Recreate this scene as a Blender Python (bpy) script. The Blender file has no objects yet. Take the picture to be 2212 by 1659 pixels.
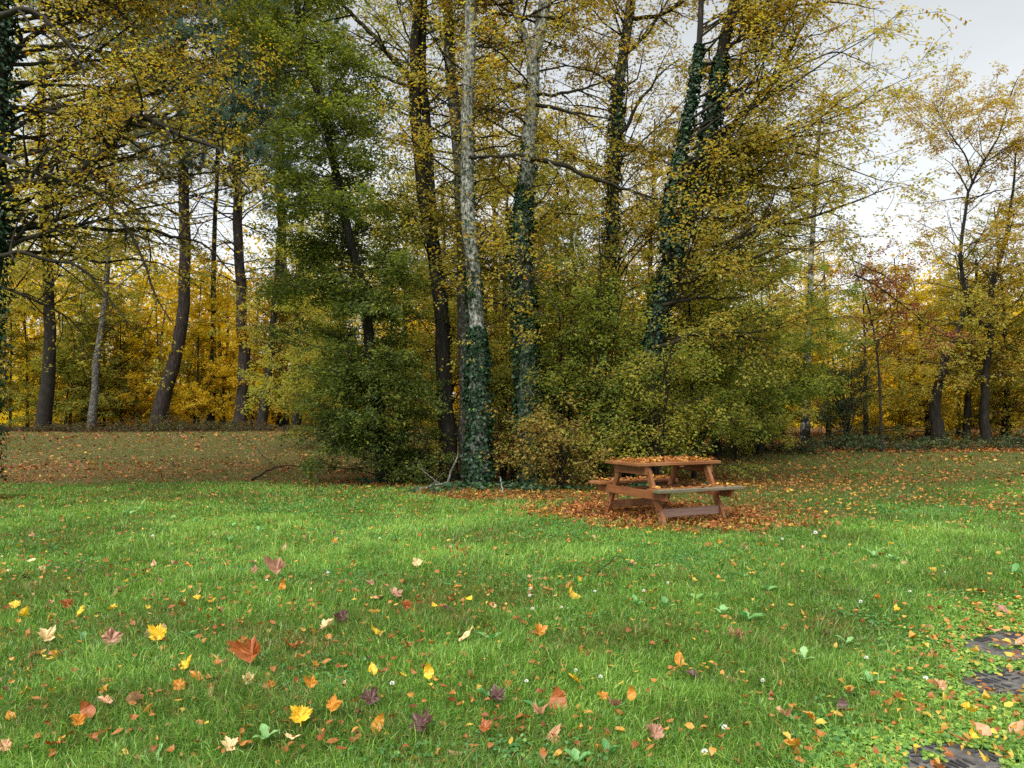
import bpy, bmesh, math, random
import numpy as np
from mathutils import Vector, Matrix

random.seed(7)
RNG = np.random.default_rng(11)
scene = bpy.context.scene
COL = scene.collection

# ------------------------------------------------------------------ camera constants
F, HOR, CAMH = 775.0, 411.0, 1.405          # focal length in px of a 1024 frame, horizon row, eye height


def P(px, py, Y):
    """a spot seen at (px,py) of a 2212 px wide print, Y metres away -> world point"""
    return np.array([(px / 2.16 - 512.0) / F * Y, Y, CAMH + (HOR - py / 2.16) / F * Y])


def gz(x, y):
    """ground height"""
    x = np.asarray(x, float); y = np.asarray(y, float)
    s = np.clip((y - 16.0) / 20.0, 0, 1.2)
    return 0.5 * s * s * (3 - 2 * np.clip(s, 0, 1)) * np.where(s > 1, 0.7, 1.0)


def G(px, py):
    """ground spot seen at (px,py)"""
    Y = CAMH * F / max(py / 2.16 - HOR, 1.0)
    for _ in range(30):
        Y = 0.5 * Y + 0.5 * (CAMH - float(gz(0, Y))) * F / max(py / 2.16 - HOR, 1.0)
    X = (px / 2.16 - 512.0) / F * Y
    return np.array([X, Y, float(gz(X, Y))])


# ------------------------------------------------------------------ numpy helpers
def nrm(v):
    return v / np.maximum(np.linalg.norm(v, axis=-1, keepdims=True), 1e-9)


def _hash(ix, iy, seed):
    n = (ix * 374761393 + iy * 668265263 + seed * 1442695041) & 0x7fffffff
    n = ((n ^ (n >> 13)) * 1274126177) & 0x7fffffff
    return ((n ^ (n >> 16)) & 0xffff) / 65535.0


def vnoise(x, y, seed=0):
    x = np.asarray(x, float); y = np.asarray(y, float)
    ix = np.floor(x).astype(np.int64); iy = np.floor(y).astype(np.int64)
    fx = x - ix; fy = y - iy
    fx = fx * fx * (3 - 2 * fx); fy = fy * fy * (3 - 2 * fy)
    a = _hash(ix, iy, seed); b = _hash(ix + 1, iy, seed); c = _hash(ix, iy + 1, seed); d = _hash(ix + 1, iy + 1, seed)
    return (a * (1 - fx) + b * fx) * (1 - fy) + (c * (1 - fx) + d * fx) * fy


def fnoise(x, y, seed=0):
    return 0.55 * vnoise(x, y, seed) + 0.3 * vnoise(x * 2.1, y * 2.1, seed + 3) + 0.15 * vnoise(x * 4.3, y * 4.3, seed + 5)


def sstep(a, b, x):
    t = np.clip((np.asarray(x, float) - a) / (b - a), 0, 1)
    return t * t * (3 - 2 * t)


class Soup:
    """collects arrays of faces of one size each and builds one mesh"""
    def __init__(self):
        self.v = []; self.loops = []; self.cnt = []; self.mat = []; self.tint = []; self.n = 0; self.sm = []

    def add(self, V, Fc, mat=0, tint=0.5, smooth=False):
        V = np.asarray(V, np.float32).reshape(-1, 3); Fc = np.asarray(Fc, np.int64)
        nf = len(Fc)
        if nf == 0:
            return
        self.v.append(V)
        self.loops.append((Fc + self.n).ravel()); self.cnt.append(np.full(nf, Fc.shape[1], np.int32))
        self.mat.append(np.full(nf, mat, np.int32)); self.sm.append(np.full(nf, smooth, bool))
        self.tint.append(np.broadcast_to(np.asarray(tint, np.float32), (nf,)).copy())
        self.n += len(V)

    def add2(self, V, faces, mat=0, tint=0.5, smooth=False):
        """faces: list of arrays sharing the same verts; tint list per array"""
        V = np.asarray(V, np.float32).reshape(-1, 3)
        self.v.append(V)
        for k, Fc in enumerate(faces):
            nf = len(Fc)
            self.loops.append((np.asarray(Fc, np.int64) + self.n).ravel())
            self.cnt.append(np.full(nf, Fc.shape[1], np.int32)); self.mat.append(np.full(nf, mat, np.int32))
            self.sm.append(np.full(nf, smooth, bool))
            t = tint[k] if isinstance(tint, (list, tuple)) else tint
            self.tint.append(np.broadcast_to(np.asarray(t, np.float32), (nf,)).copy())
        self.n += len(V)

    def build(self, name, mats, parent=None, origin=(0, 0, 0)):
        me = bpy.data.meshes.new(name)
        V = np.concatenate(self.v) - np.asarray(origin, np.float32)
        L = np.concatenate(self.loops).astype(np.int32); C = np.concatenate(self.cnt)
        me.vertices.add(len(V)); me.vertices.foreach_set('co', V.ravel())
        me.loops.add(len(L)); me.loops.foreach_set('vertex_index', L)
        me.polygons.add(len(C))
        st = np.zeros(len(C), np.int32); st[1:] = np.cumsum(C)[:-1]
        me.polygons.foreach_set('loop_start', st)
        me.polygons.foreach_set('material_index', np.concatenate(self.mat))
        me.polygons.foreach_set('use_smooth', np.concatenate(self.sm))
        a = me.attributes.new('tint', 'FLOAT', 'FACE'); a.data.foreach_set('value', np.concatenate(self.tint))
        for m in mats:
            me.materials.append(m)
        me.update(calc_edges=True)
        o = bpy.data.objects.new(name, me); COL.objects.link(o)
        if parent is None:
            o.location = origin
        else:
            o.parent = parent
        return o


def tag(o, label=None, cat=None, group=None, kind=None):
    if label: o['label'] = label
    if cat: o['category'] = cat
    if group: o['group'] = group
    if kind: o['kind'] = kind
    return o


def empty(name, loc, label, cat, group=None):
    e = bpy.data.objects.new(name, None); COL.objects.link(e)
    e.location = loc; e.empty_display_size = 0.2
    return tag(e, label, cat, group)


# ------------------------------------------------------------------ materials
def mat_new(name):
    m = bpy.data.materials.new(name); m.use_nodes = True
    nt = m.node_tree
    for n in list(nt.nodes): nt.nodes.remove(n)
    out = nt.nodes.new('ShaderNodeOutputMaterial')
    return m, nt, out


def ramp(nt, stops, interp='LINEAR'):
    r = nt.nodes.new('ShaderNodeValToRGB'); cr = r.color_ramp; cr.interpolation = interp
    while len(cr.elements) < len(stops): cr.elements.new(0.5)
    for e, (p, c) in zip(cr.elements, stops):
        e.position = p; e.color = (c[0], c[1], c[2], 1)
    return r


def leaf_mat(name, stops, trans=0.42, rough=0.5, spec=0.25, mottle=0.0, obj_random=False, tsat=1.12):
    m, nt, out = mat_new(name)
    N = nt.nodes; K = nt.links
    if obj_random:
        src = N.new('ShaderNodeObjectInfo').outputs['Random']
    else:
        at = N.new('ShaderNodeAttribute'); at.attribute_name = 'tint'; src = at.outputs['Fac']
    if mottle:
        tc = N.new('ShaderNodeTexCoord'); no = N.new('ShaderNodeTexNoise'); no.inputs['Scale'].default_value = mottle
        no.inputs['Detail'].default_value = 4
        K.new(tc.outputs['Object'], no.inputs['Vector'])
        ma = N.new('ShaderNodeMath'); ma.operation = 'MULTIPLY_ADD'
        K.new(no.outputs['Fac'], ma.inputs[0]); ma.inputs[1].default_value = 1.1
        sb = N.new('ShaderNodeMath'); sb.operation = 'SUBTRACT'; K.new(src, sb.inputs[0]); sb.inputs[1].default_value = 0.55
        K.new(sb.outputs[0], ma.inputs[2]); src = ma.outputs[0]
    r = ramp(nt, stops); K.new(src, r.inputs['Fac'])
    b = N.new('ShaderNodeBsdfPrincipled'); b.inputs['Roughness'].default_value = rough
    b.inputs['Specular IOR Level'].default_value = spec
    K.new(r.outputs['Color'], b.inputs['Base Color'])
    hs = N.new('ShaderNodeHueSaturation'); hs.inputs['Saturation'].default_value = tsat; hs.inputs['Value'].default_value = 1.3
    K.new(r.outputs['Color'], hs.inputs['Color'])
    tr = N.new('ShaderNodeBsdfTranslucent'); K.new(hs.outputs['Color'], tr.inputs['Color'])
    mx = N.new('ShaderNodeMixShader'); mx.inputs['Fac'].default_value = trans
    K.new(b.outputs[0], mx.inputs[1]); K.new(tr.outputs[0], mx.inputs[2]); K.new(mx.outputs[0], out.inputs['Surface'])
    return m


def bark_mat(name, stops, scale=(9, 9, 3), detail=6, rough=0.85, bump=0.6, stops2=None, scale2=14, thr=(0.55, 0.65)):
    m, nt, out = mat_new(name)
    N = nt.nodes; K = nt.links
    tc = N.new('ShaderNodeTexCoord'); mp = N.new('ShaderNodeMapping'); mp.inputs['Scale'].default_value = scale
    K.new(tc.outputs['Object'], mp.inputs['Vector'])
    no = N.new('ShaderNodeTexNoise'); no.inputs['Scale'].default_value = 1.0; no.inputs['Detail'].default_value = detail
    no.inputs['Roughness'].default_value = 0.65
    K.new(mp.outputs[0], no.inputs['Vector'])
    r = ramp(nt, stops); K.new(no.outputs['Fac'], r.inputs['Fac'])
    col = r.outputs['Color']
    if stops2:
        n2 = N.new('ShaderNodeTexNoise'); n2.inputs['Scale'].default_value = scale2; n2.inputs['Detail'].default_value = 5
        n2.inputs['Roughness'].default_value = 0.7
        K.new(tc.outputs['Object'], n2.inputs['Vector'])
        r2 = ramp(nt, [(thr[0], (0, 0, 0)), (thr[1], (1, 1, 1))]); K.new(n2.outputs['Fac'], r2.inputs['Fac'])
        mx = N.new('ShaderNodeMix'); mx.data_type = 'RGBA'
        K.new(r2.outputs['Color'], mx.inputs['Factor']); K.new(col, mx.inputs['A']); mx.inputs['B'].default_value = (*stops2, 1)
        col = mx.outputs['Result']
    b = N.new('ShaderNodeBsdfPrincipled'); b.inputs['Roughness'].default_value = rough
    b.inputs['Specular IOR Level'].default_value = 0.2
    K.new(col, b.inputs['Base Color'])
    bp = N.new('ShaderNodeBump'); bp.inputs['Strength'].default_value = bump; bp.inputs['Distance'].default_value = 0.03
    K.new(no.outputs['Fac'], bp.inputs['Height']); K.new(bp.outputs[0], b.inputs['Normal'])
    K.new(b.outputs[0], out.inputs['Surface'])
    return m


def plain_mat(name, c, rough=0.7, spec=0.3):
    m, nt, out = mat_new(name)
    b = nt.nodes.new('ShaderNodeBsdfPrincipled'); b.inputs['Base Color'].default_value = (*c, 1)
    b.inputs['Roughness'].default_value = rough; b.inputs['Specular IOR Level'].default_value = spec
    nt.links.new(b.outputs[0], out.inputs['Surface'])
    return m


M = {}
# autumn leaf palettes, linear reflectances
M['gold'] = leaf_mat('gold hornbeam leaves', [(0, (.37, .18, .035)), (.14, (.48, .33, .05)), (.42, (.50, .41, .085)), (.72, (.40, .38, .085)), (1, (.23, .27, .05))], trans=.58)
M['olive'] = leaf_mat('olive hornbeam leaves', [(0, (.40, .26, .045)), (.22, (.43, .37, .07)), (.5, (.34, .345, .065)), (.8, (.21, .27, .05)), (1, (.12, .19, .035))], trans=.58)
M['green'] = leaf_mat('green hornbeam leaves', [(0, (.44, .40, .06)), (.22, (.33, .34, .055)), (.5, (.17, .205, .04)), (1, (.075, .12, .03))], trans=.5, spec=.3)
M['amber'] = leaf_mat('amber wood leaves', [(0, (.52, .25, .02)), (.3, (.66, .44, .03)), (.7, (.64, .52, .055)), (1, (.42, .42, .05))], trans=.62)
M['bronze'] = leaf_mat('bronze hornbeam leaves', [(0, (.22, .10, .03)), (.3, (.33, .22, .05)), (.6, (.33, .29, .06)), (1, (.18, .21, .045))], trans=.42)
M['rust'] = leaf_mat('rust oak leaves', [(0, (.20, .04, .02)), (.5, (.34, .10, .025)), (1, (.44, .22, .03))], trans=.4)
M['crimson'] = leaf_mat('crimson leaves', [(0, (.20, .045, .03)), (.5, (.32, .10, .05)), (.75, (.42, .25, .05)), (1, (.38, .33, .06))], trans=.4)
M['needle'] = leaf_mat('pine needles', [(0, (.07, .12, .08)), (.6, (.14, .21, .15)), (1, (.24, .32, .24))], trans=.2)
M['ivy'] = leaf_mat('ivy leaves', [(0, (.008, .024, .010)), (.6, (.019, .050, .021)), (.9, (.040, .092, .036)), (1, (.11, .20, .04))], trans=.12, rough=.42, spec=.28)
M['bramble'] = leaf_mat('bramble leaves', [(0, (.05, .025, .012)), (.4, (.10, .06, .02)), (.7, (.05, .08, .02)), (1, (.12, .14, .03))], trans=.3)
M['darkbush'] = leaf_mat('dark bush leaves', [(0, (.03, .05, .02)), (.6, (.06, .09, .03)), (1, (.16, .16, .04))], trans=.3)
M['grass'] = leaf_mat('grass blades', [(0, (.30, .23, .07)), (.18, (.17, .18, .042)), (.36, (.06, .15, .022)), (.62, (.15, .315, .042)), (1, (.37, .55, .11))], trans=.35, rough=.34, spec=.55, tsat=1.0)
M['clover'] = leaf_mat('clover leaflets', [(0, (.045, .15, .04)), (.4, (.10, .25, .065)), (.7, (.20, .36, .06)), (1, (.42, .52, .10))], trans=.35, rough=.45, spec=.4)
M['litter'] = leaf_mat('fallen leaf litter', [(0, (.09, .03, .015)), (.3, (.24, .075, .02)), (.6, (.36, .15, .035)), (.8, (.50, .26, .05)), (1, (.58, .40, .06))], trans=.2, rough=.5, spec=.35)
M['weed'] = leaf_mat('broad weed leaves', [(0, (.07, .22, .06)), (.5, (.16, .36, .11)), (1, (.28, .46, .18))], trans=.3, rough=.45, spec=.4, mottle=6, obj_random=True)

BARK = {}
BARK['pale'] = bark_mat('pale lichen bark', [(.36, (.035, .033, .026)), (.46, (.17, .165, .14)), (.56, (.36, .355, .33)), (.70, (.52, .53, .50))], scale=(24, 24, 13), stops2=(.04, .045, .028), scale2=15, thr=(.52, .60))
BARK['grey'] = bark_mat('grey bark', [(.3, (.016, .014, .011)), (.5, (.06, .055, .045)), (.7, (.16, .15, .13))], scale=(22, 22, 8), stops2=(.22, .23, .20), scale2=13, thr=(.54, .62))
BARK['dark'] = bark_mat('dark wet bark', [(.3, (.007, .006, .0045)), (.55, (.024, .020, .015)), (.75, (.062, .055, .043))], scale=(16, 16, 4))
BARK['twig'] = bark_mat('mossy twig bark', [(.3, (.012, .010, .006)), (.6, (.034, .028, .017)), (.8, (.075, .072, .04))], scale=(8, 8, 8), bump=.2)
BARK['pine'] = bark_mat('pine bark', [(.3, (.010, .008, .0065)), (.5, (.030, .022, .019)), (.7, (.072, .056, .048))], scale=(14, 14, 3), bump=.9)
BARK['birch'] = bark_mat('birch bark', [(.50, (.018, .017, .015)), (.56, (.25, .24, .22)), (.7, (.5, .49, .46))], scale=(3, 3, 3.2), bump=.2)

# ------------------------------------------------------------------ tree growing
def catmull(pts, n):
    pts = np.asarray(pts, float)
    if len(pts) == 2:
        t = np.linspace(0, 1, n)[:, None]; return pts[0] * (1 - t) + pts[1] * t
    seg = np.linalg.norm(np.diff(pts[:, :3], axis=0), axis=1); s = np.r_[0, np.cumsum(seg)]; s /= s[-1]
    ext = np.vstack([2 * pts[0] - pts[1], pts, 2 * pts[-1] - pts[-2]])
    out = []
    for u in np.linspace(0, 1, n):
        k = min(np.searchsorted(s, u, 'right') - 1, len(pts) - 2); t = (u - s[k]) / max(s[k + 1] - s[k], 1e-9)
        p0, p1, p2, p3 = ext[k], ext[k + 1], ext[k + 2], ext[k + 3]
        out.append(0.5 * (2 * p1 + (p2 - p0) * t + (2 * p0 - 5 * p1 + 4 * p2 - p3) * t * t + (3 * p1 - p0 - 3 * p2 + p3) * t ** 3))
    return np.array(out)


def tubes(soup, Pn, R, m, mat=0, rough=0.0, rng=RNG, smooth=True, tint=0.5):
    n, K, _ = Pn.shape
    if n == 0: return
    T = np.empty_like(Pn); T[:, 1:-1] = Pn[:, 2:] - Pn[:, :-2]; T[:, 0] = Pn[:, 1] - Pn[:, 0]; T[:, -1] = Pn[:, -1] - Pn[:, -2]
    T = nrm(T)
    avg = nrm(Pn[:, -1] - Pn[:, 0])
    ref = np.where(np.abs(avg[:, 2:3]) > 0.7, np.array([[1., 0, 0]]), np.array([[0, 0, 1.]]))[:, None, :]
    A = nrm(np.cross(T, np.broadcast_to(ref, T.shape))); B = np.cross(T, A)
    th = np.arange(m) * 2 * math.pi / m
    rr = R[:, :, None] * (1 + rough * (rng.random((n, K, m)) - .5))
    V = Pn[:, :, None, :] + rr[..., None] * (np.cos(th)[None, None, :, None] * A[:, :, None, :] + np.sin(th)[None, None, :, None] * B[:, :, None, :])
    idx = np.arange(n * K * m).reshape(n, K, m)
    a = idx[:, :-1, :]; b = np.roll(a, -1, axis=2); d = idx[:, 1:, :]; c = np.roll(d, -1, axis=2)
    Fc = np.stack([a, b, c, d], -1).reshape(-1, 4)
    soup.add(V, Fc, mat, tint, smooth)


def interp(Pn, R, i, t):
    K = Pn.shape[1]; s = np.clip(t, 0, .9999) * (K - 1); k = s.astype(int); f = (s - k)[:, None]
    a = Pn[i, k]; b = Pn[i, k + 1]
    return a * (1 - f) + b * f, nrm(b - a), R[i, k] * (1 - f[:, 0]) + R[i, k + 1] * f[:, 0]


def shoot(S, D, L, r0, r1, K, bend, wig, rng):
    n = len(S); Pn = np.empty((n, K, 3)); Pn[:, 0] = S; d = nrm(D); p = S.copy()
    for k in range(1, K):
        d = nrm(d + bend / (K - 1) + rng.normal(0, wig, (n, 3)))
        p = p + d * (L / (K - 1))[:, None]; Pn[:, k] = p
    t = np.linspace(0, 1, K)[None]
    return Pn, r0[:, None] * (1 - t) + np.asarray(r1)[..., None] * t if np.ndim(r1) else r0[:, None] * (1 - t) + r1 * t


def laterals(Pn, R, per_m, t0, t1, lenf, ang, rng, K, bend, wig, rfac=.5, rend=.0015, flat=.35):
    """side shoots lying mostly in the level plane of their parent"""
    Lp = np.linalg.norm(np.diff(Pn, axis=1), axis=2).sum(1)
    cnt = np.maximum(1, rng.poisson(np.maximum(Lp * per_m * (t1 - t0), .01)))
    i = np.repeat(np.arange(len(Pn)), cnt); n = len(i)
    t = t0 + (t1 - t0) * rng.random(n)
    pos, T, r = interp(Pn, R, i, t)
    up = np.array([0, 0, 1.])
    side = np.cross(T, up) + rng.normal(0, .05, (n, 3)); side = nrm(side); e2 = np.cross(side, T)
    phi = np.where(rng.random(n) < .5, 0, math.pi) + rng.normal(0, flat * 1.6, n)
    a = np.radians(ang) * (0.75 + .5 * rng.random(n))
    lat = np.cos(phi)[:, None] * side + np.sin(phi)[:, None] * e2
    D = np.cos(a)[:, None] * T + np.sin(a)[:, None] * lat
    L = lenf(Lp[i], t) * (0.6 + .8 * rng.random(n))
    Q, RQ = shoot(pos, D, L, np.minimum(r * rfac, .03), rend, K, bend, wig, rng)
    return Q, RQ, i


def leaf_faces(soup, pos, d, n, size, mat, tint, asp=.55, fold=.18):
    d = nrm(d); s = nrm(np.cross(n, d)); n = nrm(np.cross(d, s))
    L = size[:, None]; w = L * asp * .5
    base = pos; tip = pos + d * L
    mid = pos + d * L * .45 + n * L * fold
    V = np.stack([base, mid - s * w, tip, mid + s * w], 1)
    k = np.arange(len(pos))[:, None] * 4
    Fc = np.concatenate([k + np.array([[0, 2, 1]]), k + np.array([[0, 3, 2]])], 1).reshape(-1, 3)
    soup.add(V, Fc, mat, np.repeat(tint, 2))


def leaves_on(soup, Q, RQ, per_m, size, mat, tintf, rng, t0=.15, droop=.35, tilt=.6, asp=.55, jit=.06):
    Lq = np.linalg.norm(np.diff(Q, axis=1), axis=2).sum(1)
    cnt = rng.poisson(Lq * per_m) + 1
    i = np.repeat(np.arange(len(Q)), cnt); n = len(i)
    t = t0 + (1 - t0) * rng.random(n)
    pos, T, _ = interp(Q, RQ, i, t)
    side = nrm(np.cross(T, np.array([0, 0, 1.])) + 1e-6) * np.where(rng.random(n) < .5, 1, -1)[:, None]
    d = T * .6 + side * .8 + rng.normal(0, .35, (n, 3)); d[:, 2] -= droop
    nn = np.array([0, 0, 1.]) + rng.normal(0, tilt, (n, 3))
    pos = pos + rng.normal(0, jit, (n, 3))
    sz = size * (0.65 + .6 * rng.random(n))
    bt = rng.normal(0, .12, len(Q))[i]
    leaf_faces(soup, pos, d, nn, sz, mat, np.clip(tintf(pos, rng) + bt, 0, 1), asp)
    return n


def tint_const(mu, sd=.2):
    return lambda p, rng: mu + rng.normal(0, sd, len(p))


NLEAF = 0


def make_tree(name, label, cat, trunk, rad, *, bark='grey', leaf='gold', tint=None, group=None,
              nb=40, t0=.2, t1=1.0, blen=lambda t: 2.5, ang=(55, 80), bend=.15, az=None, bw=.15,
              sec=(4.6, .42), ter=(7, .26), lpm=34, lsize=.062, droop=.35, tilt=.55,
              limbs=(), limb_density=1.0, ivy=None, ivyn=0, ivyoff=.05, sides=12, seed=1, brad=.024, flare=1.35, twigr=.0036, K=24,
              twigs=True, flat=.22, tpow=1.0, lvar=(.65, .6), extra=None, rough=.12, forks=(), limb_children=True, leafdens=1.0):
    """trunk: list of world points from the ground up; rad: (base, top) radius"""
    global NLEAF
    rng = np.random.default_rng(seed)
    base = np.array(trunk[0], float); base[2] = float(gz(base[0], base[1]))
    root = empty(name, base, label, cat, group)
    pts = np.array(trunk, float); pts[0, 2] = min(pts[0, 2], base[2]) - .06
    C = catmull(pts, K)
    u = np.linspace(0, 1, K)
    R = rad[0] * (1 - u) + rad[1] * u; R = R * (1 + (flare - 1) * np.exp(-u * K / 2.2))
    C[1:, :2] += rng.normal(0, rad[0] * .10, (K - 1, 2))
    s = Soup()
    tubes(s, C[None], R[None], sides, 0, rough, rng)
    for fk in forks:                                    # further stems rising from the trunk: (points, r0, r1)
        Cf = catmull(fk[0], 14); tubes(s, Cf[None], np.linspace(fk[1], fk[2], 14)[None], 10, 0, rough, rng)
    crown = Soup()
    # primary boughs
    Ps, Rs = [], []
    if nb:
        t = t0 + (t1 - t0) * ((np.arange(nb) + rng.random(nb)) / nb) ** tpow
        src = np.concatenate([C[None]] + [catmull(f[0], K)[None] for f in forks]); srcR = np.concatenate([R[None]] + [np.linspace(f[1], f[2], K)[None] for f in forks])
        which = rng.integers(0, len(src), nb) if len(src) > 1 else np.zeros(nb, int)
        pos, T, r = interp(src, srcR, which, t)
        phi = rng.random(nb) * 2 * math.pi if az is None else np.radians(az(rng, nb))
        a = np.radians(ang[0] + (ang[1] - ang[0]) * rng.random(nb))
        hor = np.stack([np.cos(phi), np.sin(phi), np.zeros(nb)], 1)
        D = np.cos(a)[:, None] * T + np.sin(a)[:, None] * hor
        L = np.array([blen(x) for x in t]) * (lvar[0] + lvar[1] * rng.random(nb))
        r0 = np.minimum(r * .5, brad * np.sqrt(L / 2.5))
        b, rb = shoot(pos, D, L, r0, .004, 8, np.array([0, 0, bend]), bw, rng)
        Ps.append(b); Rs.append(rb)
    for lp, r0, r1 in limbs:                            # limbs traced one by one
        c = catmull(lp, 12 if len(lp) < 6 else 18)
        c[1:] += rng.normal(0, .012, (len(c) - 1, 3))
        tubes(s, c[None], np.linspace(r0, r1, len(c))[None], 7, 1, .15, rng)
        if limb_children:
            b, rb, _ = laterals(c[None], np.linspace(r0, r1, len(c))[None], 3.2 * limb_density, .12, 1, lambda Lp, t: .9 + 0 * Lp, 60, rng, 8, np.array([0, 0, .05]), .12, .6, .004, .7)
            Ps.append(b); Rs.append(rb)
    if Ps:
        B = np.concatenate(Ps); RB = np.concatenate(Rs)
        tubes(s, B, RB, 5, 1, .1, rng)
        q, rq, _ = laterals(B, RB, sec[0], .12, 1, lambda Lp, tt: np.clip(Lp * sec[1] * (1.15 - .75 * tt), .15, 1.4), 55, rng, 5, np.array([0, 0, -.10]), .13, .5, .003, flat)
        if twigs: tubes(crown, q, np.maximum(rq, twigr), 3, 1, 0, rng)
        w, rw, _ = laterals(q, rq, ter[0], .1, 1, lambda Lp, tt: np.clip(Lp * .6, .10, ter[1] * 1.6), 50, rng, 4, np.array([0, 0, -.22]), .12, .6, .002, flat)
        if twigs: tubes(crown, w, np.maximum(rw, twigr * .8), 3, 1, 0, rng)
        tf = tint or tint_const(.5)
        NLEAF += leaves_on(crown, w, rw, lpm * 1.2 * leafdens, lsize, 0, tf, rng, .05, droop, tilt)
        NLEAF += leaves_on(crown, q, rq, lpm * .7 * leafdens, lsize, 0, tf, rng, .3, droop, tilt)
    if extra: extra(s, crown, rng)
    s.build('trunk', [BARK[bark], BARK['twig']], root, base)
    if crown.v:
        crown.build('crown', [M[leaf], BARK['twig'], M['rust']], root, base)
    if ivy:
        iv = Soup()
        for spec in ivy:                                # (from, to, leaves, thickness, bushiness[, fork])
            a0, a1, num, off, thick = spec[:5]
            if len(spec) > 5:
                fk = forks[spec[5]]; cc = catmull(fk[0], K)[None]; rr_ = np.linspace(fk[1], fk[2], K)[None]
            else:
                cc, rr_ = C[None], R[None]
            tt = a0 + (a1 - a0) * rng.random(num)
            pos, T, r = interp(cc, rr_, np.zeros(num, int), tt)
            th = rng.random(num) * 2 * math.pi
            out = nrm(np.stack([np.cos(th), np.sin(th), rng.normal(0, .15, num)], 1))
            lump = .6 + .9 * vnoise(tt * 26, th * 1.1, seed)
            fade = np.minimum(1, np.minimum((tt - a0) / .03 + .3, (a1 - tt) / .06 + .1))
            pos = pos + out * (r + off * rng.random(num) * lump * thick * np.clip(fade, .1, 1))[:, None]
            d = np.array([0, 0, -1.]) + out * .5 + rng.normal(0, .45, (num, 3))
            leaf_faces(iv, pos, d, out + np.array([0, 0, .45]) + rng.normal(0, .35, (num, 3)), .065 * (.6 + .7 * rng.random(num)), 0,
                       np.clip(.45 + rng.normal(0, .22, num), 0, 1), .95, .08)
        iv.build('ivy', [M['ivy']], root, base)
    return root


def PP(D, *pts, dd=None):
    """list of print points at distance D (or D list) -> world points"""
    out = []
    for k, p in enumerate(pts):
        out.append(P(p[0], p[1], p[2] if len(p) > 2 else D))
    return out



# ------------------------------------------------------------------ the near clump of hornbeams
def zt(mu0, k, z0=3.0, sd=.2):
    """tint that drifts with height above ground (upper leaves turned further)"""
    return lambda p, rng: np.clip(mu0 + k * (p[:, 2] - z0) + rng.normal(0, sd, len(p)) + .22 * (fnoise(p[:, 0] * 1.3 + p[:, 2], p[:, 1] + p[:, 2] * 1.7, 5) - .5), 0, 1)


make_tree('hornbeam_tree', 'dark green hornbeam with layered sprays down to the ground, in front of the dark trunk', 'tree',
          PP(15.0, (828, 1045), (822, 940), (805, 800), (785, 630), (742, 463), (702, 264), (660, 120), (640, 0), (615, -250), (600, -400)), (.12, .03),
          bark='dark', leaf='green', tint=zt(.66, -.034), nb=200, tpow=1.22, az=lambda rng, n: rng.uniform(15, 352, n) , t0=.015, t1=.99, blen=lambda t: 1.30 + .36 * math.sin(min(1, t / .75) * 3.1) - 1.2 * max(0, t - .6), ang=(62, 92), bend=-.16, lvar=(.55, .75),
          sec=(6.0, .40), ter=(8, .26), lpm=33, lsize=.070, droop=.22, tilt=.42, flat=.10, seed=3, brad=.018, leafdens=1.45)

T2F = PP(15.8, (938, 520), (930, 400), (924, 288), (916, 200), (912, 100), (925, -200))
make_tree('hornbeam_tree', 'dark trunked hornbeam between the green hornbeam and the pale ivy trunk', 'tree',
          PP(15.7, (970, 1042), (965, 930), (960, 800), (955, 700), (945, 590), (938, 520), (917, 440), (905, 340), (897, 250), (896, 190), (900, 60), (905, 0), (910, -250)), (.165, .09),
          bark='dark', leaf='olive', tint=zt(.55, -.03), nb=50, t0=.28, t1=.98, az=lambda rng, n: rng.uniform(-15, 195, n), blen=lambda t: 2.2, ang=(40, 75), bend=.1, lpm=13, lsize=.073, seed=4,
          forks=[(T2F, .10, .06)],
          limbs=[(PP(15.5, (889, 178), (872, 150), (846, 125), (795, 66), (740, 10), (690, -60)), .06, .025),
                 (PP(15.5, (893, 190), (876, 185), (813, 161), (770, 140)), .04, .012),
                 (PP(15.3, (945, 560), (920, 500), (880, 470), (850, 468)), .035, .01)])

make_tree('hornbeam_tree', 'pale straight trunk with ivy thick on its lower part, foremost of the clump', 'tree',
          PP(14.3, (1036, 1052), (1034, 950), (1031, 800), (1030, 690), (1021, 560), (1012, 470), (1009, 350), (1014, 200), (1018, 0), (1022, -250)), (.165, .085),
          bark='pale', leaf='gold', tint=zt(.5, -.02), nb=34, t0=.30, t1=.98, az=lambda rng, n: rng.uniform(-30, 210, n), blen=lambda t: 1.7, lpm=13, lsize=.073, seed=5, flare=1.25,
          ivy=[(0, .27, 4200, .10, 1.0), (.2, .36, 500, .06, .6), (.3, .62, 330, .05, .6)], rough=.06,
          limbs=[(PP(14.2, (1012, 340), (1060, 338), (1105, 340), (1150, 352)), .03, .012), (PP(14.1, (1024, 600), (1000, 540), (975, 520)), .02, .008)])

make_tree('hornbeam_tree', 'bare pale trunk close behind the foremost ivy trunk, darker towards its foot', 'tree',
          PP(15.9, (1012, 1022), (1008, 900), (1003, 700), (998, 500), (991, 314), (975, 190), (965, 0), (955, -250)), (.15, .10),
          bark='grey', leaf='gold', tint=zt(.5, -.02), nb=36, t0=.25, t1=.98, blen=lambda t: 1.9, lpm=12, lsize=.073, seed=6, rough=.06)

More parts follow.
